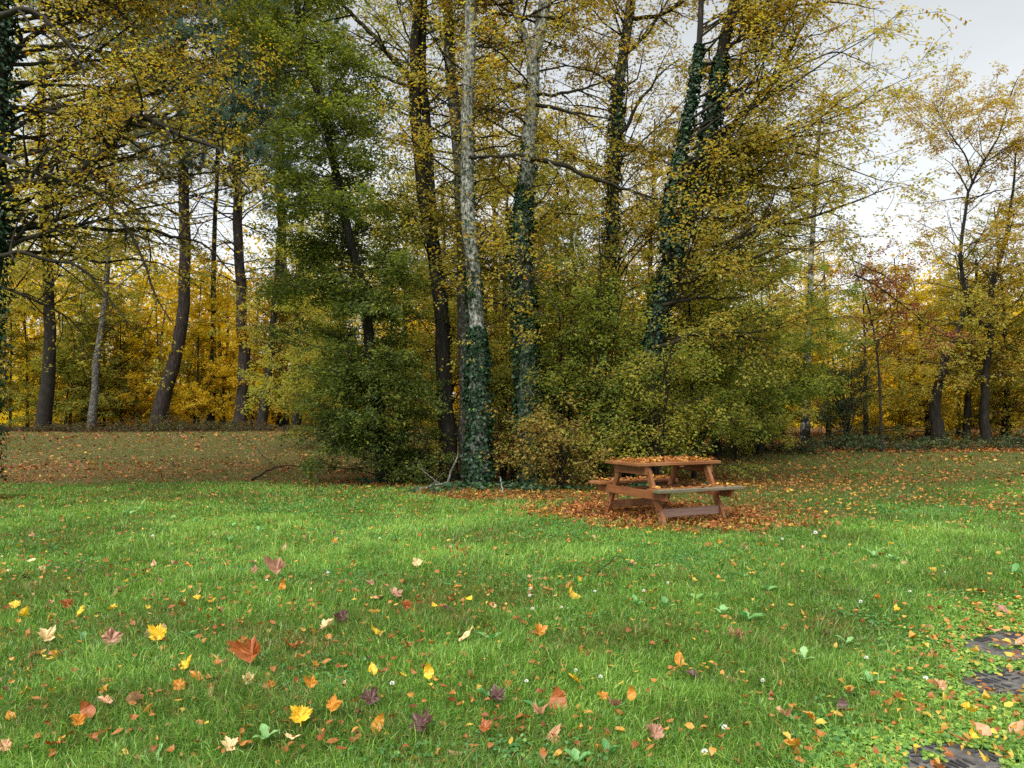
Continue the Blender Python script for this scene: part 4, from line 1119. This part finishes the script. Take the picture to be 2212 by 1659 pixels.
LC = {'yellow': [(0, (.30, .11, .02)), (.30, (.58, .32, .02)), (.55, (.74, .47, .03)), (1, (.80, .58, .08))],
      'orange': [(0, (.16, .05, .015)), (.35, (.42, .15, .02)), (.6, (.58, .26, .03)), (1, (.66, .38, .06))],
      'rust': [(0, (.12, .03, .012)), (.5, (.30, .085, .02)), (1, (.42, .15, .03))],
      'tan': [(0, (.34, .16, .08)), (.5, (.54, .31, .17)), (1, (.62, .40, .22))],
      'cream': [(0, (.52, .36, .17)), (.5, (.66, .50, .26)), (1, (.72, .60, .30))],
      'plum': [(0, (.035, .018, .014)), (.5, (.085, .040, .034)), (1, (.17, .085, .065))],
      'pink': [(0, (.20, .09, .05)), (.5, (.38, .20, .13)), (1, (.48, .29, .19))]}
LM = {k: leaf_mat('fallen %s leaf' % k, v, trans=.18, rough=.42, spec=.4, mottle=26) for k, v in LC.items()}
for m in LM.values():                                    # these leaves carry no tint attribute: the mottling alone drives the ramp
    for n in m.node_tree.nodes:
        if n.type == 'MATH' and n.operation == 'SUBTRACT':
            for l in list(n.inputs[0].links): m.node_tree.links.remove(l)
            n.inputs[0].default_value = .5
LSH = {('maple', j): maple_mesh('maple_leaf', 700 + j, 5, 1.0 if j % 2 else 1.08, .22, .14) for j in range(8)}
LSH.update({('plane', j): maple_mesh('plane_leaf', 720 + j, 3, .95, .25, .12) for j in range(4)})
LSH.update({('oval', j): oval_mesh('oval_leaf', 740 + j, .3 + .25 * j) for j in range(4)})
LME = {}


def leaf_thing(shape, j, colr, loc, size, tilt, label, group=None):
    key = (shape, j, colr)
    if key not in LME:
        me = LSH[(shape, j)].copy(); me.materials.append(LM[colr]); LME[key] = me
    o = bpy.data.objects.new('fallen_leaf', LME[key]); COL.objects.link(o)
    o.location = loc; o.scale = (size * rl.uniform(.82, 1.08), size * rl.uniform(.9, 1.08), size * rl.uniform(.6, 1.2)); o.rotation_euler = tilt
    return tag(o, label, 'leaf', group)


rl = np.random.default_rng(800)
BIG = [  # px, py, size in px, shape, colour, stand (tilt towards viewer, degrees), turn, label
    (343, 1395, 52, 'maple', 'yellow', 62, 10, 'bright yellow maple leaf standing up in the grass beside a pinkish brown one'),
    (545, 1442, 76, 'plane', 'rust', 58, -12, 'largest leaf in the grass, red brown with sharp lobes, standing upright'),
    (240, 1406, 56, 'plane', 'pink', 55, 25, 'pinkish brown pointed leaf leaning in the grass left of the bright yellow maple leaf'),
    (100, 1400, 52, 'maple', 'cream', 40, 60, 'pale yellow and cream maple leaf in the grass near the frame edge'),
    (403, 1462, 42, 'maple', 'yellow', 45, -20, 'yellow maple leaf overlapping an orange one below the bright yellow leaf'),
    (428, 1487, 42, 'maple', 'orange', 40, 80, 'orange spotted leaf tucked under a yellow maple leaf'),
    (387, 1510, 44, 'maple', 'orange', 55, 0, 'orange tan maple leaf upright in the grass below the yellow and orange pair'),
    (650, 1577, 64, 'maple', 'yellow', 38, 15, 'large flat yellow maple leaf near the bottom of the view'),
    (718, 1557, 50, 'plane', 'orange', 65, -30, 'torn orange leaf standing upright right of the large yellow maple leaf'),
    (802, 1537, 56, 'maple', 'plum', 45, 30, 'dark brown maple leaf curled in the grass right of the torn orange leaf'),
    (908, 1598, 64, 'maple', 'plum', 45, -35, 'dark purple brown leaf near the bottom, the biggest dark one'),
    (600, 1247, 52, 'plane', 'pink', 50, 0, 'pinkish tan three lobed leaf in the middle of the lawn'),
    (740, 1352, 42, 'maple', 'plum', 35, 40, 'purple grey leaf behind a pale cream maple leaf'),
    (703, 1373, 46, 'maple', 'cream', 35, -50, 'pale cream maple leaf with a long stalk'),
    (1165, 1387, 46, 'maple', 'orange', 50, 20, 'orange leaf with dark burnt edge in mid lawn'),
    (1590, 1394, 48, 'maple', 'tan', 42, 175, 'tan maple leaf lying face down with its stalk towards the viewer'),
    (1466, 1447, 34, 'oval', 'orange', 65, 10, 'upright rust orange leaf left of a purple brown one'),
    (1500, 1484, 48, 'plane', 'plum', 35, 70, 'long purple brown leaf folded in the grass'),
    (1165, 1568, 58, 'maple', 'tan', 40, 200, 'tan maple leaf lying flat near the bottom centre'),
    (1327, 1550, 52, 'maple', 'pink', 38, 160, 'pinkish tan maple leaf with dark spots near bottom centre'),
    (1415, 1611, 60, 'maple', 'pink', 42, 30, 'pinkish maple leaf right of bottom centre, close to a yellow one'),
    (1246, 1495, 36, 'maple', 'yellow', 40, 90, 'yellow leaf left of a small tan one in the lower lawn'),
    (1364, 1525, 34, 'oval', 'orange', 65, -10, 'narrow orange leaf standing above the pinkish spotted maple leaf'),
    (1305, 1531, 30, 'maple', 'orange', 45, 10, 'small orange maple leaf left of the narrow orange one'),
    (901, 1232, 34, 'maple', 'cream', 50, 0, 'pale yellow maple leaf standing alone in the middle lawn'),
    (878, 1328, 36, 'plane', 'rust', 55, 15, 'dark rust leaf standing in the middle lawn below the pale yellow one'),
    (148, 1325, 36, 'maple', 'rust', 45, 40, 'rusty brown leaf near a small bright yellow one at the left'),
    (172, 1344, 34, 'maple', 'yellow', 40, -70, 'small bright yellow leaf just below a rusty one'),
    (1697, 1571, 46, 'maple', 'tan', 35, 120, 'tan maple leaf in the low ground cover near the worn strip'),
    (1752, 1578, 40, 'plane', 'orange', 40, 60, 'orange leaf beside a tan maple leaf near the worn strip'),
    (2097, 1561, 44, 'maple', 'yellow', 30, 130, 'yellow maple leaf in the ground cover above the nearest slab'),
    (2032, 1508, 40, 'maple', 'tan', 35, 20, 'tan leaf at the edge of the middle slab'),
    (1710, 1636, 46, 'plane', 'orange', 30, 100, 'orange tan leaf at the bottom edge, left of the nearest slab'),
    (1938, 1531, 34, 'oval', 'yellow', 30, 80, 'narrow yellow leaf in the ground cover left of the middle slab'),
    (1072, 1531, 48, 'maple', 'plum', 40, 20, 'dark brown crumpled leaf under a green weed leaf'),
    (1048, 1600, 52, 'maple', 'rust', 35, -40, 'dark red brown crumpled leaf near bottom centre'),
    (536, 1497, 38, 'maple', 'cream', 50, 10, 'cream leaf with drooping lobes below the largest red brown leaf'),
    (672, 1505, 34, 'plane', 'orange', 60, 0, 'small upright orange leaf with two points'),
    (585, 1505, 28, 'maple', 'orange', 50, 60, 'small tan orange leaf right of the cream one'),
    (495, 1638, 52, 'maple', 'cream', 35, 45, 'mottled yellowish cream leaf at the bottom edge'),
    (12, 1640, 44, 'maple', 'tan', 45, 0, 'tan orange leaf at the bottom corner of the view'),
    (172, 1588, 40, 'maple', 'orange', 55, 10, 'orange yellow leaf in the lower left lawn under a brown one'),
    (188, 1562, 44, 'oval', 'rust', 50, 45, 'brown curled leaf above an orange yellow one in the lower left lawn'),
    (230, 1540, 40, 'maple', 'tan', 30, 80, 'flat tan leaf in the lower left lawn'),
    (610, 1284, 26, 'oval', 'orange', 55, 0, 'small orange leaf just below the pinkish three lobed leaf'),
    (855, 1300, 34, 'maple', 'pink', 35, 30, 'mauve brown leaf beside a small cream leaf in the middle lawn'),
    (1010, 1392, 42, 'oval', 'cream', 40, -60, 'cream oval leaf with an upright stalk in mid lawn'),
    (925, 1475, 36, 'oval', 'yellow', 70, 10, 'narrow yellow leaf with dark dots standing upright'),
    (818, 1592, 42, 'oval', 'orange', 70, -5, 'narrow pale orange leaf standing upright near the bottom'),
    (2170, 1335, 44, 'plane', 'pink', 30, 40, 'pinkish brown leaf in the turf above the farthest slab'),
    (2140, 1378, 34, 'oval', 'tan', 20, 70, 'tan leaf lying on the farthest slab'),
    (2070, 1615, 46, 'oval', 'rust', 25, 90, 'dark red brown leaf on the back edge of the nearest slab'),
    (2100, 1612, 30, 'oval', 'yellow', 40, 20, 'yellow leaf on the back edge of the nearest slab'),
]
for (px, py, sp, sh, colr, st, turn, lab) in BIG:
    g = G(px, py + sp * .15); size = sp / 2.16 / F * g[1]
    j = int(rl.integers(0, {'maple': 8, 'plane': 4, 'oval': 4}[sh]))
    leaf_thing(sh, j, colr, (g[0], g[1], g[2] + (.045 if py > 1600 else .055) + size * .24 * math.sin(math.radians(st))), size * (1.45 if sh == 'plane' else 1.3 if sh == 'maple' else 1.1), (math.radians(st), rl.normal(0, .18), math.radians(turn if turn < 100 else turn)), lab)
taken = [G(b[0], b[1])[:2] for b in BIG]
cnt = 0; cols = ['yellow', 'orange', 'rust', 'tan', 'cream', 'plum', 'pink']; wts = [.11, .17, .19, .25, .13, .09, .06]
kinds = {'yellow': 'yellow', 'orange': 'orange', 'rust': 'rust brown', 'tan': 'tan', 'cream': 'pale cream', 'plum': 'dark brown', 'pink': 'pinkish brown'}
while cnt < 247:
    x, y = scatter(1, 3.05, 8.6, rl, 1.15); x, y = float(x[0]), float(y[0])
    left = (1.0 if x < .4 else .5) * (1.0 if fnoise(np.array([x * 1.4]), np.array([y * 1.4]), 73)[0] > .5 else .45)
    if abs(x) > .69 * y or rl.random() > left or min((x - a) ** 2 + (y - b) ** 2 for a, b in taken) < .012: continue
    taken.append((x, y)); c = cols[int(rl.choice(7, p=wts))]; sh = ['maple', 'plane', 'oval'][int(rl.choice(3, p=[.55, .15, .30]))]
    size = float(rl.uniform(.055, .105) if rl.random() < .8 else rl.uniform(.1, .15)); st = float(rl.uniform(-35, 60))
    j = int(rl.integers(0, {'maple': 8, 'plane': 4, 'oval': 4}[sh]))
    leaf_thing(sh, j, c, (x, y, float(gz(x, y)) + .022 + .030 * rl.random() + size * .18 * abs(1) * math.sin(math.radians(st))), size, (math.radians(st), float(rl.normal(0, .35)), float(rl.random() * 6.28)),
               'small %s fallen leaf in the lawn grass' % kinds[c], 'small fallen leaves in the lawn')
    cnt += 1

# ------------------------------------------------------------------ broad leaved weeds and white flowers in the lawn
def weed_mesh(seed, nl):
    rng = np.random.default_rng(seed); s = Soup()
    for k in range(nl):
        a = k * 6.283 / nl + rng.normal(0, .4); el = rng.uniform(.35, 1.1); L = rng.uniform(.6, 1.0); w = rng.uniform(.16, .26) * L; n = 7
        cd = np.array([math.cos(a), math.sin(a), 0]); sd = np.array([-math.sin(a), math.cos(a), 0]); rows = []
        for q in range(n):
            t = q / (n - 1); e = el - 1.3 * t * t * .6; c = cd * (L * t) * math.cos(el * .8) + np.array([0, 0, 1]) * L * (t * math.sin(el) - .42 * t * t * math.sin(el))
            ww = w * (math.sin(math.pi * min(1, t * .92 + .06)) ** .8) * (1 + .2 * math.sin(q * 2.4)) + .012
            rows.append([c - sd * ww + [0, 0, .10 * ww / w * L * .5], c, c + sd * ww + [0, 0, .10 * ww / w * L * .5]])
        V = np.array(rows).reshape(-1, 3); Fc = []
        for q in range(n - 1):
            for h in range(2): Fc.append([q * 3 + h, q * 3 + h + 1, q * 3 + h + 4, q * 3 + h + 3])
        s.add(V, np.array(Fc), 0, .5, True)
    o = s.build('broadleaf_weed', [M['weed']]); me = o.data; bpy.data.objects.remove(o); return me


WM = [weed_mesh(900 + k, n) for k, n in enumerate((3, 5, 4, 6))]
WEEDS = [(330, 1652, 44, 'rounded green dock leaf at the bottom edge of the view'), (575, 1601, 44, 'green dock plant in the lower left lawn beside the yellow maple leaf'), (177, 1393, 28, None), (409, 1381, 28, None),
         (1062, 1385, 40, 'upright pale green dandelion leaf in the mid lawn'), (1053, 1512, 36, 'green weed leaf above a dark crumpled leaf'), (1440, 1316, 30, None), (1503, 1301, 28, None), (1548, 1296, 28, None), (1614, 1340, 40, 'broad pale green weed above the tan maple leaf'),
         (1314, 1641, 46, 'large oval green weed leaf at the bottom edge, left of the pinkish maple leaf'), (1247, 1655, 44, 'flat green weed at the bottom edge near the oval weed leaf'), (1158, 1536, 34, None), (503, 1139, 22, None), (560, 1151, 22, None), (494, 1173, 26, None),
         (370, 1122, 20, None), (277, 1112, 20, None), (1889, 1203, 26, None), (1930, 1213, 24, None), (2189, 1238, 34, 'pale green weed at the frame edge right of the table'), (1656, 1279, 28, None), (1735, 1430, 34, None), (1560, 1330, 30, None),
         (300, 1102, 20, None), (420, 1130, 20, None), (1375, 1310, 26, None), (1785, 1240, 24, None), (1830, 1395, 30, None), (1880, 1480, 36, 'bluish green weed in the ground cover left of the slabs')]
for k, (px, py, sp, lab) in enumerate(WEEDS):
    g = G(px, py + sp * .3); sz = sp / 2.16 / F * g[1] * 1.05
    o = bpy.data.objects.new('broadleaf_weed', WM[k % 4]); COL.objects.link(o); o.location = (g[0], g[1], g[2] + .035); o.scale = (sz, sz, sz * 1.5); o.rotation_euler = (0, 0, rl.random() * 6.28)
    tag(o, lab or 'small broad leaved green weed in the lawn grass', 'weed', 'broad leaved weeds in the lawn')


def flower_mesh():
    rng = np.random.default_rng(950); s = Soup()
    n = 46; i = np.arange(n) + .5; ph = np.arccos(1 - 1.5 * i / n); th = i * 2.39996
    d = np.stack([np.cos(th) * np.sin(ph), np.sin(th) * np.sin(ph), np.cos(ph)], 1)
    leaf_faces(s, d * .35, d + [0, 0, .15], rng.normal(0, 1, (n, 3)), np.full(n, .62), 0, np.full(n, .5), .42, .05)
    tubes(s, catmull([[0, 0, -4.2], [.15, 0, -2], [0, 0, .2]], 5)[None], np.full((1, 5), .07), 5, 1)
    o = s.build('clover_flower', [plain_mat('white petals', (.80, .79, .74), .6), M['clover']]); me = o.data; bpy.data.objects.remove(o); return me


FM = flower_mesh()
for k, (px, py) in enumerate([(1146, 1283), (1390, 1288), (1442, 1271), (1169, 1419), (1647, 1490), (1137, 1492), (1244, 1468), (1297, 1483), (1522, 1656), (1144, 1300), (847, 1499), (576, 1264), (1761, 1168), (1965, 1289), (1859, 1315), (1871, 1440),
                              (1999, 1488), (1213, 1322), (1150, 1330), (708, 1250), (1565, 1600), (1285, 1290), (820, 1170), (1690, 1172), (2040, 1246), (330, 1168)]):
    g = G(px, py + 9); r = .0135 * (1.5 if (px, py) == (1761, 1168) else rl.uniform(.8, 1.15)) * max(1, g[1] / 6)
    o = bpy.data.objects.new('clover_flower', FM); COL.objects.link(o); o.location = (g[0], g[1], g[2] + r * 4 + .018); o.scale = (r,) * 3; o.rotation_euler = (rl.normal(0, .15), rl.normal(0, .15), rl.random() * 6)
    tag(o, 'largest white flower head in the grass right of the leaf patch' if (px, py) == (1761, 1168) else 'small white clover flower head in the lawn grass', 'flower', 'white flowers in the lawn')

# ------------------------------------------------------------------ light, sky, camera
SUN_EL, SUN_AZ = math.radians(58), math.radians(205)     # azimuth clockwise from +Y (north)
w = bpy.data.worlds.new('World'); scene.world = w; w.use_nodes = True
nt = w.node_tree; N = nt.nodes; K = nt.links
for n in list(N): N.remove(n)
out = N.new('ShaderNodeOutputWorld'); bg = N.new('ShaderNodeBackground'); bg.inputs['Strength'].default_value = .058
sky = N.new('ShaderNodeTexSky'); sky.sky_type = 'NISHITA'; sky.sun_disc = False; sky.sun_elevation = SUN_EL; sky.sun_rotation = SUN_AZ
sky.dust_density = 3.0; sky.air_density = 1.0
hs = N.new('ShaderNodeHueSaturation'); hs.inputs['Saturation'].default_value = .12; K.new(sky.outputs[0], hs.inputs['Color'])
tc = N.new('ShaderNodeTexCoord'); mp = N.new('ShaderNodeMapping'); mp.inputs['Scale'].default_value = (1, 1, 3.2); K.new(tc.outputs['Generated'], mp.inputs['Vector'])
no = N.new('ShaderNodeTexNoise'); no.inputs['Scale'].default_value = 1.7; no.inputs['Detail'].default_value = 5; no.inputs['Roughness'].default_value = .5; K.new(mp.outputs[0], no.inputs['Vector'])
cl = ramp(nt, [(.30, (2.5, 2.64, 2.74)), (.70, (3.3, 3.44, 3.5))]); K.new(no.outputs['Fac'], cl.inputs['Fac'])
for e in cl.color_ramp.elements: pass
mx = N.new('ShaderNodeMix'); mx.data_type = 'RGBA'; mx.inputs['Factor'].default_value = .8
K.new(hs.outputs[0], mx.inputs['A']); 
sp = N.new('ShaderNodeSeparateXYZ'); K.new(tc.outputs['Generated'], sp.inputs[0])
gr_ = ramp(nt, [(0.0, (1.55, 1.54, 1.53)), (.22, (1.28, 1.285, 1.29)), (.5, (.82, .84, .86))]); K.new(sp.outputs['Z'], gr_.inputs['Fac'])
ml = N.new('ShaderNodeMix'); ml.data_type = 'RGBA'; ml.blend_type = 'MULTIPLY'; ml.inputs['Factor'].default_value = 1; K.new(cl.outputs[0], ml.inputs['A']); K.new(gr_.outputs[0], ml.inputs['B'])
K.new(ml.outputs['Result'], mx.inputs['B']); K.new(mx.outputs['Result'], bg.inputs['Color']); K.new(bg.outputs[0], out.inputs['Surface'])

sl = bpy.data.lights.new('sun', 'SUN'); sl.energy = 1.5; sl.angle = math.radians(62); sl.color = (1, .965, .90)
so = bpy.data.objects.new('sun', sl); COL.objects.link(so)
d = Vector((math.sin(SUN_AZ) * math.cos(SUN_EL), math.cos(SUN_AZ) * math.cos(SUN_EL), math.sin(SUN_EL)))
so.rotation_euler = d.to_track_quat('Z', 'Y').to_euler(); so.location = (0, 0, 40)

cam = bpy.data.cameras.new('camera'); cam.sensor_width = 36; cam.lens = 36 * F / 1024; cam.shift_y = (HOR - 384) / 1024; cam.clip_end = 2000; cam.clip_start = .05
co = bpy.data.objects.new('camera', cam); COL.objects.link(co); co.location = (0, 0, CAMH); co.rotation_euler = (math.radians(90), 0, 0); scene.camera = co

vs = scene.view_settings; vs.view_transform = 'Standard'; vs.look = 'None'; vs.exposure = 2.15; vs.gamma = 1.0; vs.use_curve_mapping = False
cy = scene.cycles
cy.max_bounces = 7; cy.diffuse_bounces = 4; cy.glossy_bounces = 2; cy.transmission_bounces = 5; cy.use_denoising = False
cy.caustics_reflective = False; cy.caustics_refractive = False
print('LEAVES', NLEAF)
